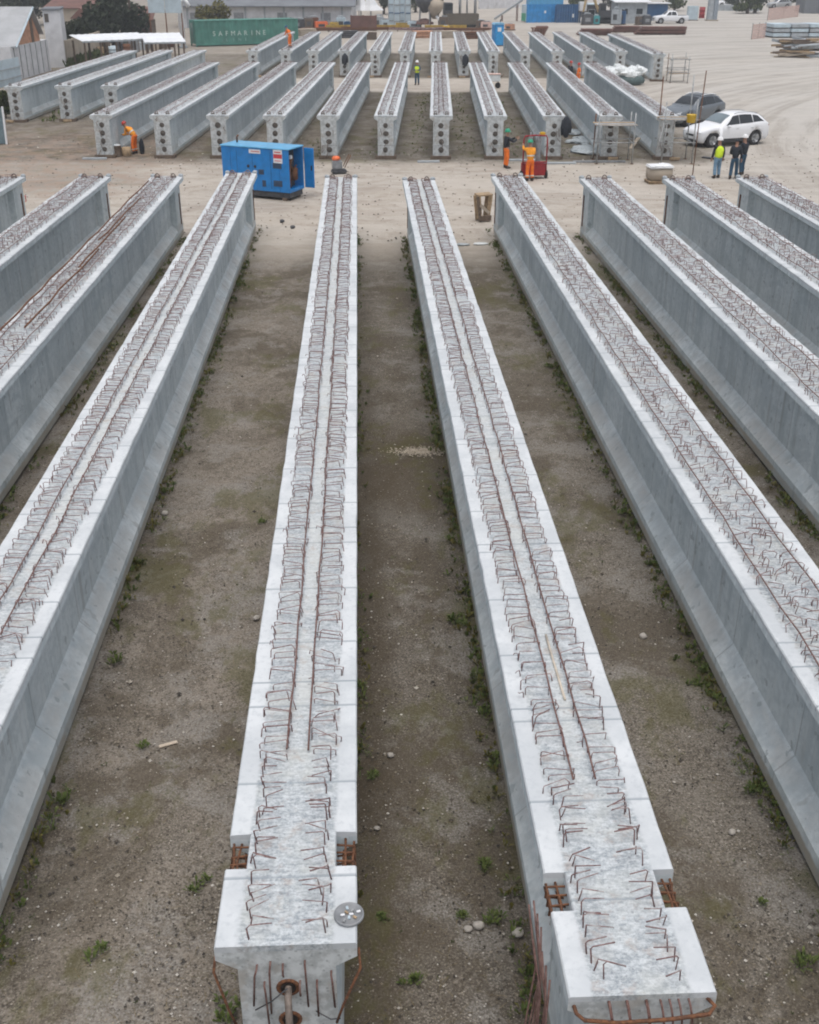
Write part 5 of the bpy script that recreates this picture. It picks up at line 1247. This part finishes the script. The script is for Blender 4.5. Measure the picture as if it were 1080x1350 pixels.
for s_ in (-1, 1):
    dr = MB().box((-.02, Wc / 2 + s_ * .57, Hc / 2 + .08), (.06, 1.1, Hc - .4), b=.01).build('door', M['green'], t); MB().tube([(-.08, Wc / 2 + s_ * .25, .35), (-.08, Wc / 2 + s_ * .25, Hc - .3)], .025, 6).build('lock_rod', M['galv'], dr, True)
def letters(txt, size, x, z, parent, mat, y=-.03, sp=1.0, name='lettering', ext=.005):
    cu = bpy.data.curves.new('txt', 'FONT'); cu.body = txt; cu.size = size; cu.extrude = ext; cu.space_character = sp; cu.align_x = 'CENTER'
    o = bpy.data.objects.new('txt', cu); COL.objects.link(o); dg = bpy.context.evaluated_depsgraph_get(); dg.update()
    me = bpy.data.meshes.new_from_object(o.evaluated_get(dg)); bpy.data.objects.remove(o); me.materials.clear(); me.materials.append(mat)
    r = link(name, me, parent); r.location = (x, y, z); r.rotation_euler = (R(90), 0, 0); return r
[letters(ch_, .70, 2.15 + .74 * k_, 1.10, t, paint('worn_letter', (.55, .66, .62), .6), name='letter') for k_, ch_ in enumerate('SAFMARINE')]; [letters(ch_, .46, 3.63 + .74 * k_, .52, t, paint('faded_letter', (.24, .42, .37), .6), name='letter') for k_, ch_ in enumerate('LINE')]

# long warehouse
p = atd(235, 26, 172); p2 = atd(464, 26, 172); wl2 = p2.x - p.x
t = thing('warehouse', 'long low white warehouse with grey sheet roof behind the container', 'warehouse', (p.x, 172, 0))
zt = atd(300, 9, 172).z
MB().box((wl2 / 2, 8, zt / 2), (wl2, 16, zt)).build('wall', M['whiter'], t)
MB().add([(-.6, -.8, zt), (wl2 + .6, -.8, zt), (wl2 + .6, 8, zt + 2.6), (-.6, 8, zt + 2.6), (-.6, -.8, zt + .15), (wl2 + .6, -.8, zt + .15), (wl2 + .6, 8, zt + 2.75), (-.6, 8, zt + 2.75), (wl2 + .6, 16.8, zt), (-.6, 16.8, zt)], [(0, 1, 5, 4), (4, 5, 6, 7), (1, 2, 6, 5), (0, 3, 7, 4), (0, 1, 2, 3), (6, 7, 9, 8), (2, 8, 9, 3)]).build('roof', M['roofd'], t)
for k in range(9): MB().box((wl2 * (k + .5) / 9, -.04, zt * .5), (.25, .1, zt)).build('pilaster', M['slab'], t)
for k in range(4): MB().box((wl2 * (.1 + k * .25), -.03, 1.0), (1.4, .06, 2.0)).build('door', M['grey'], t)
# tents
for i, (px, lb, w_) in enumerate(((476, 'white peaked tent at left of the pair behind the yard', 2.2), (489, 'white peaked tent at right of the pair behind the yard', 2.6))):
    p = atd(px, 20, 180); t = thing('tent', lb, 'tent', (p.x, 180, 0)); MB().lathe([(w_ * .75, 2.0), (w_ * .42, 2.7), (w_ * .16, 3.7), (.03, 4.9 - i * .4)], n=4).build('canopy', M['white'], t)
    for a in range(4): MB().tube([(w_ * .68 * math.cos(a * math.pi / 2), w_ * .68 * math.sin(a * math.pi / 2), 0), (w_ * .68 * math.cos(a * math.pi / 2), w_ * .68 * math.sin(a * math.pi / 2), 2.05)], .06, 6).build('pole', M['galv'], t)
wall('brown_wall', 'dark brown site hoarding below the tents', atd(464, 32, 166) * Vector((1, 1, 0)).x if False else Vector((atd(463, 32, 166).x, 166, 0)), Vector((atd(496, 32, 166).x, 166, 0)), 1.9, .2, M['roofr'], 'hoarding')

# row of rebar bundles and yellow beams across the yard
q = random.Random(21)
RB = [(398, 455, 41.5, 'rust', 'rusty rebar bundle at the left of the long pile behind the far row'), (450, 520, 40.5, 'rust', 'rusty rebar bundle left of centre behind the far row'), (515, 590, 41, 'bar', 'brown rebar bundle at the centre behind the far row'), (585, 645, 41.5, 'rust', 'rusty rebar bundle by the blue toilet cabin')]
for x0, x1, py, mt, lb in RB:
    a, b = at(x0, py), at(x1, py); t = thing('rebar_bundle', lb, 'rebar bundle', a, math.atan2((b - a).y, (b - a).x)); Lr = (b - a).length
    for k in range(12): MB().tube([(q.uniform(-.3, .3), q.gauss(0, .5), .18 + .08 * (k % 4)), (Lr / 2, q.gauss(0, .5), .16 + .08 * (k % 4)), (Lr + q.uniform(-.5, .3), q.gauss(0, .5), .18 + .08 * (k % 4))], .045, 5).build('bar', M[mt], t, True)
    for k in range(4): MB().box((Lr * (k + .5) / 4, 0, .07), (.14, 1.8, .14)).build('bearer', M['woodd'], t)
for x0, x1, py, lb in ((430, 482, 39.2, 'left yellow steel beam lying across the yard'), (484, 540, 39.0, 'long yellow steel beam lying at the centre'), (522, 556, 36.0, 'yellow steel beam lying furthest back by the steel forms'), (560, 615, 39.3, 'yellow steel beam by the dark hopper')):
    a, b = at(x0, py), at(x1, py); t = thing('steel_beam', lb, 'steel beam', a, math.atan2((b - a).y, (b - a).x)); Lr = (b - a).length
    MB().prism([(-.2, .1), (.2, .1), (.2, .16), (.04, .16), (.04, .54), (.2, .54), (.2, .6), (-.2, .6), (-.2, .54), (-.04, .54), (-.04, .16), (-.2, .16)], 0, Lr, 'x').build('web_and_flanges', M['yel'], t)
    for k in range(2): MB().box((Lr * (.2 + .6 * k), 0, .05), (.15, .8, .1)).build('bearer', M['woodd'], t)
# timber / formwork piles in the gaps of the far row
for i, (px, py, mt, lb) in enumerate(((484, 52, 'woodd', 'dark timber stack in a far row gap left of centre'), (460, 50, 'dark', 'low dark stack in a far row gap at left'), (557, 50, 'brick', 'reddish block stack in the far gap above the yellow vest man'), (591, 50, 'beige', 'tan block stack in the far gap right of centre'), (624, 51, 'rust', 'rusty plate stack in the far gap by the toilet cabin'), (405, 47, 'beige', 'tan board stack near the worker on the far girder'))):
    t = thing('material_stack', lb, 'stack', at(px, py), .1 * i)
    for k in range(4): MB().box((q.gauss(0, .05), q.gauss(0, .05), .12 + k * .21), (2.4, 1.2, .17), rz=q.gauss(0, .04), b=.01).build('layer', M[mt], t)
    for k in (-1, 1): MB().box((k * .8, 0, .015), (.15, 1.3, .03)).build('bearer', M['woodd'], t)

# pale steel forms, hopper, mixer
for i, px in enumerate((516, 523, 530, 537)):
    p = at(px, 33 + (i % 2)); t = thing('steel_form', ['leftmost pale blue upright steel form in the group of four', 'second pale blue upright steel form from the left of four', 'third pale blue upright steel form from the left of four', 'rightmost pale blue upright steel form in the group of four'][i], 'formwork', p, R(10 + 5 * i), 'pale steel forms standing upright')
    MB().box((0, 0, 1.75), (.85, .5, 3.5), b=.02).build('plate', M['sheet'], t)
    for k in range(3): MB().box((0, -.28, .6 + k * 1.1), (.9, .08, .12), b=.01).build('rib', M['grey'] if k != 1 else M['dblue'], t)
    for x in (-.42, .42): MB().box((x, -.27, 1.75), (.08, .1, 3.5), b=.01).build('edge_rib', M['slab'], t)
p = at(560, 37); t = thing('concrete_hopper', 'dark hopper on a stand beside a tan skip at the far centre', 'hopper', p)
MB().lathe([(.35, 2.0), (1.3, 3.2), (1.4, 4.0), (1.25, 4.0), (.3, 2.3)], n=16).build('funnel', M['dark'], t, True)
for a in range(4): MB().tube([(1.1 * math.cos(a * 1.57 + .7), 1.1 * math.sin(a * 1.57 + .7), 0), (.9 * math.cos(a * 1.57 + .7), .9 * math.sin(a * 1.57 + .7), 3.2)], .07, 6).build('leg', M['grey'], t)
MB().ell((0, 0, .5), (1.3, 1.0, .7), 14, 8, z0=0, jit=.15).build('spoil', M['roofr'], t, True)
p = at(573, 37); t = thing('concrete_skip', 'tan concrete skip with white chute at the far centre', 'skip', p)
MB().lathe([(.3, 1.2), (1.2, 2.6), (1.25, 3.4), (.0, 4.2)], n=16).build('bowl', M['beige'], t, True); MB().tube([(.2, -.3, 1.6), (1.0, -1.0, .8)], .22, 8).build('chute', M['white'], t, True)
for a in range(4): MB().tube([(.9 * math.cos(a * 1.57 + .7), .9 * math.sin(a * 1.57 + .7), 0), (.7 * math.cos(a * 1.57 + .7), .7 * math.sin(a * 1.57 + .7), 2.3)], .06, 6).build('leg', M['dark'], t)
p = at(602, 36); t = thing('crusher_machine', 'brown and black mobile machine with posts at the far centre', 'machine', p, R(4))
MB().box((.6, 0, 1.1), (5.0, 2.0, 1.5), b=.08).build('hull', paint('machine_brown', (.12, .10, .075), .7), t); MB().box((-1.3, 0, 2.5), (1.3, 1.8, 1.5), b=.08).build('cab', M['dark'], t)
MB().box((-1.3, -.92, 2.7), (1.0, .05, .8)).build('cab_window', M['glass'], t); MB().box((.6, 0, .3), (4.6, 2.2, .55), b=.2).build('track', M['black'], t)
for x in (.4, 1.5, 2.6): MB().tube([(x, .3, 1.8), (x, .3, 4.4)], .12, 8).build('mast', M['grey'], t, True)
for i, px in enumerate((607, 627)): 
    t = thing('light_pole', ['grey light pole left of the pair behind the brown machine', 'grey light pole right of the pair behind the brown machine'][i], 'pole', at(px, 27)); MB().tube([(0, 0, 0), (0, 0, 7.0)], [.16, .1], 8).build('shaft', M['galv'], t, True); MB().box((.3, 0, 6.9), (.7, .12, .1), b=.02).build('arm', M['galv'], t)
JX = [(372, 41, 'canopy', 'white tipped bin at the container right end', 1.6, 1.2), (383, 40, 'dark', 'dark bin right of the white tipped bin', 1.3, 1.2), (396, 38.5, 'dark', 'dark machine part before the warehouse', 1.7, 1.3), (407, 38.5, 'woodd', 'brown crate right of the dark machine part', 1.2, 1.5), (414, 38, 'rust', 'rusty machine part before the warehouse', 1.4, 1.5), (423, 38.3, 'orange_', 'orange machine hood before the warehouse', 1.8, 1.0),
 (433, 38, 'beige', 'tan crate before the warehouse', 1.2, .9), (441, 38.4, 'yel', 'dull yellow crate beside the pale blue tank', 1.1, .9), (450, 38, 'sheet', 'pale blue tank before the warehouse', 1.3, 1.5), (458, 38.6, 'dblue', 'dark blue box at the warehouse corner', .9, 1.0), (500, 37.5, 'slab', 'grey block beside the brown hoarding', 1.2, 1.6), (507, 38, 'sheet', 'pale block beside the steel forms', 1.2, 1.2),
 (546, 36.5, 'sheet', 'pale blue skip below the dark hopper', 1.9, .8), (585, 38, 'woodd', 'brown crate between tan skip and brown machine', 1.2, 1.6), (588, 39.5, 'hyel', 'small yellow box before the brown machine', .9, .5), (634, 37, 'woodd', 'dark crate right of the brown machine', 1.3, 1.0), (641, 38, 'pink', 'faded red crate left of the toilet cabin', 1.4, .9),
 (672, 40, 'brick', 'reddish crate right of the toilet cabin', 1.2, .8), (774, 33, 'dark', 'dark generator set by the liquid tank', 1.6, 1.5), (786, 33, 'teal_', 'teal box by the grey blue kiosk', .9, 1.3), (812, 33, 'slab', 'pale grey cabinet beside the excavator', 1.3, 2.2), (820, 32.5, 'dblue', 'dark blue cabinet beside the grey shed', .9, 2.0), (843, 33, 'woodd', 'brown bale before the grey shed', 1.2, 1.2), (851, 33, 'dark', 'black bale left of the pickup nose', 1.4, 1.3)]
for px, py, mt, lb, w_, h in JX:
    mm = paint('machine_orange', (.75, .16, .05)) if mt == 'orange_' else paint('teal_paint', (.05, .3, .32)) if mt == 'teal_' else M[mt]
    t = thing('site_box', lb, 'box', at(px, py), px * .3 % 1.2 - .6); MB().box((0, 0, .1 + h * .45), (w_, w_ * .75, h * .9), b=.08).build('housing', mm, t); MB().box((0, 0, .06), (w_ + .2, w_ * .85, .12)).build('skid', M['woodd'], t)
    if px % 2: MB().box((.1, 0, h + .02), (w_ * .6, w_ * .5, .24), b=.05).build('cap', M['grey'], t)
    else: MB().tube([(-w_ * .3, -w_ * .2, h * .9), (-w_ * .25, 0, h * 1.1), (w_ * .3, w_ * .1, h * 1.05)], .09, 6).build('pipe', M['slab'], t, True)
    MB().box((0, -w_ * .385, h * .5), (w_ * .5, .03, h * .35), b=.005).build('side_panel', M['dark'] if mm != M['dark'] else M['grey'], t)
# toilet cabin
p = at(658, 61); t = thing('toilet_cabin', 'bright blue portable toilet cabin standing among the far row girders', 'toilet cabin', p, R(14))
MB().box((0, .6, 1.15), (1.1, 1.1, 2.2), b=.04).build('walls', M['blue2'], t); MB().box((0, .04, 1.1), (.85, .05, 1.95), b=.02).build('door', paint('toilet_door', (.02, .28, .60), .5), t)
MB().box((0, .01, 1.75), (.42, .02, .42), b=.005).build('notice', M['white'], t); MB().prism([(-.6, 2.25), (.6, 2.25), (.45, 2.45), (-.45, 2.45)], .0, 1.2, 'y').build('roof', paint('toilet_roof', (.18, .42, .62), .5), t)
MB().box((0, .6, .04), (1.2, 1.2, .1), b=.01).build('skid', M['dark'], t)
MB().tube([(.4, 1.0, 2.4), (.4, 1.0, 2.75)], .05, 8).build('vent_pipe', M['dark'], t)
# blue containers at the back
def container(label, c, rz, L_, col, name='site_container', endcol=None):
    t = thing(name, label, 'container', c, rz); m = MB(); n = 40; vs = []
    for k in range(n + 1):
        for z in (.2, 2.5): vs.append((L_ * k / n, .05 * ((k // 2) % 2), z))
    m.add(vs, [(2 * k, 2 * k + 2, 2 * k + 3, 2 * k + 1) for k in range(n)]); o = m.build('side_wall', col, t); o.modifiers.new('s', 'SOLIDIFY').thickness = .01
    MB().box((L_ / 2, 1.25, 1.3), (L_ - .08, 2.36, 2.3)).build('shell', col, t)
    for x in (.07, L_ - .07): MB().box((x, .05, 1.3), (.14, .16, 2.6), b=.01).build('corner_post', col, t)
    MB().box((L_ / 2, .05, .1), (L_ - .28, .12, .18)).build('bottom_rail', col, t); MB().box((L_ / 2, .05, 2.55), (L_ - .28, .12, .11)).build('top_rail', col, t)
    MB().box((-.02, 1.22, 1.3), (.06, 2.2, 2.3), b=.01).build('end_door', endcol or col, t)
    return t
c = container('bright blue site container with a green and white end panel', at(694, 30), R(14), 5.6, M['blue2'], endcol=M['sheet'])
MB().box((-.055, 1.25, .75), (.02, 2.0, 1.1)).build('green_panel', M['hgreen'], c)
MB().box((3.0, -.02, 1.5), (.3, .03, .35)).build('notice', M['white'], c)
c = container('dark blue site container right of the bright blue one', at(733, 30), R(2), 3.8, M['dblue']); MB().box((2.6, -.02, 1.0), (.25, .03, .5)).build('notice', M['white'], c)
container('second bright blue container set behind the first', Vector((at(700, 22).x, at(700, 22).y + 4, 0)), R(6), 6, paint('pale_site_blue', (.06, .30, .55), .5))
p = at(767, 30); t = thing('liquid_tank', 'white caged liquid tank on a stand beside the dark blue container', 'tank', p)
MB().box((0, 0, 2.3), (1.2, 1.1, 1.3), b=.08).build('bladder', M['white'], t)
for x in (-.55, .55):
    for y in (-.5, .5): MB().tube([(x, y, 0), (x, y, 2.9)], .05, 6).build('leg', M['galv'], t)
MB().box((0, 0, 1.6), (1.3, 1.2, .1)).build('tray', M['woodd'], t)
p = at(779, 30); shed('teal_kiosk', 'grey blue kiosk with flat teal roof among the machines', p, R(3), 2.2, 2, 2.5, M['dark'], M['sheet'], .1, .1, 1)
p = at(797, 31); t = thing('excavator', 'black and sand coloured excavator parked by the sheds', 'excavator', p, R(5))
for y in (-.8, .8): MB().box((0, y, .4), (3.0, .5, .75), b=.25).build('track', M['black'], t)
MB().box((.3, 0, 1.35), (2.6, 2.0, 1.0), b=.1).build('upper_body', M['dark'], t); MB().box((-.6, -.5, 2.2), (1.0, .9, 1.3), b=.08).build('cab', M['dark'], t); MB().box((-.6, -.97, 2.3), (.8, .04, .9)).build('cab_window', M['glass'], t)
MB().tube([(-.9, .4, 1.6), (-2.0, .4, 3.9), (-3.0, .4, 3.3)], [.22, .26, .2], 6).tube([(-3.0, .4, 3.4), (-3.3, .4, 1.6)], [.2, .14], 6).build('boom', paint('machine_sand', (.46, .33, .16), .6), t); MB().prism([(-3.7, .9), (-3.0, .9), (-3.1, 1.7), (-3.5, 1.6)], 0, .9, 'y').build('bucket', M['dark'], t)
p = at(832, 31); shed('grey_shed', 'grey block shed with white roof beside the pickup', p, R(4), 4.6, 4, 2.9, M['slab'], M['white'], .4, .5, 2)
p = at(866, 27); t = thing('blue_booth', 'blue tarpaulin booth behind the pickup truck', 'booth', p); MB().box((0, 1.0, 1.2), (3.2, 2, 2.4), b=.06).build('tarp_wall', M['dblue'], t); MB().box((-.2, .9, 2.5), (4.4, 2.8, .14), b=.03).build('roof', M['white'], t)
p = at(826, 20); t = thing('yellow_crane_cab', 'yellow machine top rising behind the grey shed', 'machine', Vector((p.x, p.y, 0))); MB().box((0, 0, 1.2), (2.4, 1.8, 2.4), b=.1).build('base', M['dark'], t); MB().box((0, 0, 3.1), (1.6, 1.6, 1.4), b=.12).build('cab', M['yel'], t); MB().box((0, -.82, 3.2), (1.1, .04, .7)).build('cab_window', M['glass'], t)
p = at(938, 27.5); t = thing('concrete_pier', 'tall grey concrete pier standing at the road', 'pier', p)
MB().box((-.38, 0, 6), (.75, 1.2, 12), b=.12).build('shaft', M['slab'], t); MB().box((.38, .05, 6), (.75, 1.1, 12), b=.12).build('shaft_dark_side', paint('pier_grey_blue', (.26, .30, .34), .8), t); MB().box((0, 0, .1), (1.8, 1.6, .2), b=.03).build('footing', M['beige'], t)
p = at(925, 24); t = thing('oil_drum', 'red oil drum left of the concrete pier', 'drum', p); MB().lathe([(.45, 0), (.47, .05), (.47, .6), (.5, .62), (.47, .64), (.47, 1.2), (.5, 1.22), (.47, 1.25), (.47, 1.7), (.4, 1.68), (0, 1.68)], n=16).build('shell', M['red'], t, True)
p = at(912, 27); t = thing('blue_sheet_stack', 'pale blue sheet box behind the pickup tail', 'box', p); MB().box((0, 0, 1.1), (1.6, 1, 2.0), b=.04).build('sheet_box', M['sheet'], t); MB().box((0, 0, .05), (1.8, 1.2, .1)).build('base', M['woodd'], t)
# rusty formwork stacks
for x0, x1, py, rows, lb in ((762, 805, 47, 4, 'long rusty steel plate stack left of the pair in the yard'), (838, 904, 46, 5, 'long rusty steel plate stack right of the pair near the pickup'), (806, 842, 43, 4, 'darker rusty steel stack between the two long ones'), (700, 718, 48, 6, 'tangled rusty steel heap right of the toilet cabin')):
    a, b = at(x0, py), at(x1, py); t = thing('steel_plate_stack', lb, 'steel stack', a); Lr = (b - a).length
    for k in range(rows): MB().box((Lr / 2 + .12 * k, .8 + q.gauss(0, .1), .14 + k * .19), (Lr * (1 - .03 * k), 1.6 + .2 * (k % 2), .15), rz=q.gauss(0, .02), b=.01).build('plate', M['roofr'], t)
    for k in range(3): MB().box((Lr * (k + .5) / 3, .8, .025), (.2, 2, .05)).build('bearer', M['woodd'], t)
p = at(709, 54); t = thing('rebar_cage', 'small rusty rebar cage with a dark side right of the toilet cabin', 'rebar cage', p)
for k in range(5): MB().tube([(-.7 + k * .35, -.4, .1), (-.7 + k * .35, -.4, 1.5), (-.7 + k * .35, .4, 1.5), (-.7 + k * .35, .4, .1), (-.7 + k * .35, -.4, .1)], .04, 5).build('hoop', M['rust'], t)
for y, z in ((-.4, 1.45), (.4, 1.45), (-.4, .2), (.4, .2)): MB().tube([(-.9, y, z), (.9, y, z)], .04, 5).build('long_bar', M['rust'], t)
# ------------------------------------------------------------------ right side
c = at(1012, 50); t = thing('slab_stack', 'stack of grey blue precast slabs at the right edge', 'slab stack', c, R(4))
for k in range(3):
    for j in range(3): MB().box((1.6 + j * 2.35, 1.5, .35 + k * .52), (2.2, 3.6, .40), rz=q.gauss(0, .02), b=.03).build('slab', M['slab'] if (k + j) % 2 else M['sheet'], t)
    for j in range(3): MB().box((1.6 + j * 2.35, 1.5, .09 + k * .52), (1.8, 3.2, .1)).build('spacer', M['woodd'], t)
c = at(1026, 76); t = thing('timber_pile', 'untidy pile of timber offcuts and pipes at the right edge', 'timber pile', c)
for k in range(46):
    l = q.uniform(1.2, 4.2); z = .14 + .033 * k; MB().box((q.uniform(.3, 4.0) + .3 + z * .3, q.gauss(.9, .6), z), (l, q.uniform(.14, .34), q.uniform(.12, .26)), rz=q.gauss(0, .45), ry=q.gauss(0, .07), b=.006).build('timber', M[q.choice(['wood', 'wood', 'woodd', 'woodd', 'beige', 'slab'])], t)
for k in range(3): MB().tube([(1.2 + k * .3, -.1 - .2 * k, .9 + .1 * k), (5.2, .2, 1.0 + .15 * k)], .14, 8).build('pipe', M['slab'], t, True)
def mesh_fence(label, a, b, h, mat):
    d = b - a; t = thing('mesh_barrier', label, 'barrier', a, math.atan2(d.y, d.x)); L_ = d.length
    m = MB(); n = int(L_ / .22)
    for k in range(n + 1): m.box((L_ * k / n, 0, h / 2), (.09, .02, h))
    for k in range(7): m.box((L_ / 2, .012, h * (k + .5) / 7), (L_, .02, .1))
    m.build('mesh_net', mat, t)
    for k in range(3): MB().tube([(L_ * k / 2, .06, 0), (L_ * k / 2, .06, h + .15)], .05, 6).build('stake', M['galv'], t)
mesh_fence('faded pink safety mesh barrier by the slab stack', at(991, 52), at(1008, 50), 1.7, M['pink'])
mesh_fence('long faded pink safety mesh behind the slab stack', at(1012, 27), at(1052, 22), 1.8, M['pink'])
t, sd = car('car', 'white car parked far off beyond the concrete pier', 'car', at(944, 9), R(-86), SUV, 4.62, (.88, 3.62), .375, SWIN, M['carwhite']); front_glass(t, 1.38, 2.0, SUV)
t, sd = car('car', 'silver car parked far off near the top right trees', 'car', at(1012, 11), R(-80), SUV, 4.62, (.88, 3.62), .375, SWIN, M['alloy']); front_glass(t, 1.38, 2.0, SUV)
p = at(1072, 18); shed('dark_building', 'dark grey building at the top right corner', Vector((p.x + 4, p.y, 0)), R(-6), 11, 8, 5.5, M['roofd'], M['roofg'], .6, .3, 2, 'building')
wall('roadside_wall', 'pale low roadside wall beyond the concrete pier', at(945, 14), at(1000, 15), 1.0, .3, M['slab'])
wall('far_wall', 'long pale yard wall behind the light poles', at(632, 12), at(685, 10), 2.2, .3, M['whiter'])
t = thing('conveyor', 'grey sloping conveyor left of the bright blue container', 'conveyor', at(652, 28), R(8)); MB().add([(0, -.4, .2), (4.4, -.4, 2.9), (4.4, .4, 2.9), (0, .4, .2), (0, -.4, .5), (4.4, -.4, 3.2), (4.4, .4, 3.2), (0, .4, .5)], [(0, 1, 2, 3), (4, 5, 6, 7), (0, 1, 5, 4), (1, 2, 6, 5), (2, 3, 7, 6), (3, 0, 4, 7)]).build('belt_frame', M['galv'], t)
for x, z in ((1.2, .9), (3.6, 2.4)): MB().tube([(x, -.4, 0), (x, -.4, z)], .07, 6).tube([(x, .4, 0), (x, .4, z)], .07, 6).build('leg', M['rust'], t)

# ------------------------------------------------------------------ thin haze over the yard
hm = bpy.data.materials.new('haze'); hm.use_nodes = True; ht = hm.node_tree; ht.nodes.clear()
ho = ht.nodes.new('ShaderNodeOutputMaterial'); hv = ht.nodes.new('ShaderNodeVolumePrincipled')
hv.inputs['Color'].default_value = (.86, .90, .94, 1); hv.inputs['Density'].default_value = .0007
ht.links.new(hv.outputs[0], ho.inputs['Volume'])
o = MB().box((0, 720, 6.4), (1900, 1640, 15.8)).build('haze', hm); tag(o, 'thin pale air over the far yard', 'haze', kind='stuff')
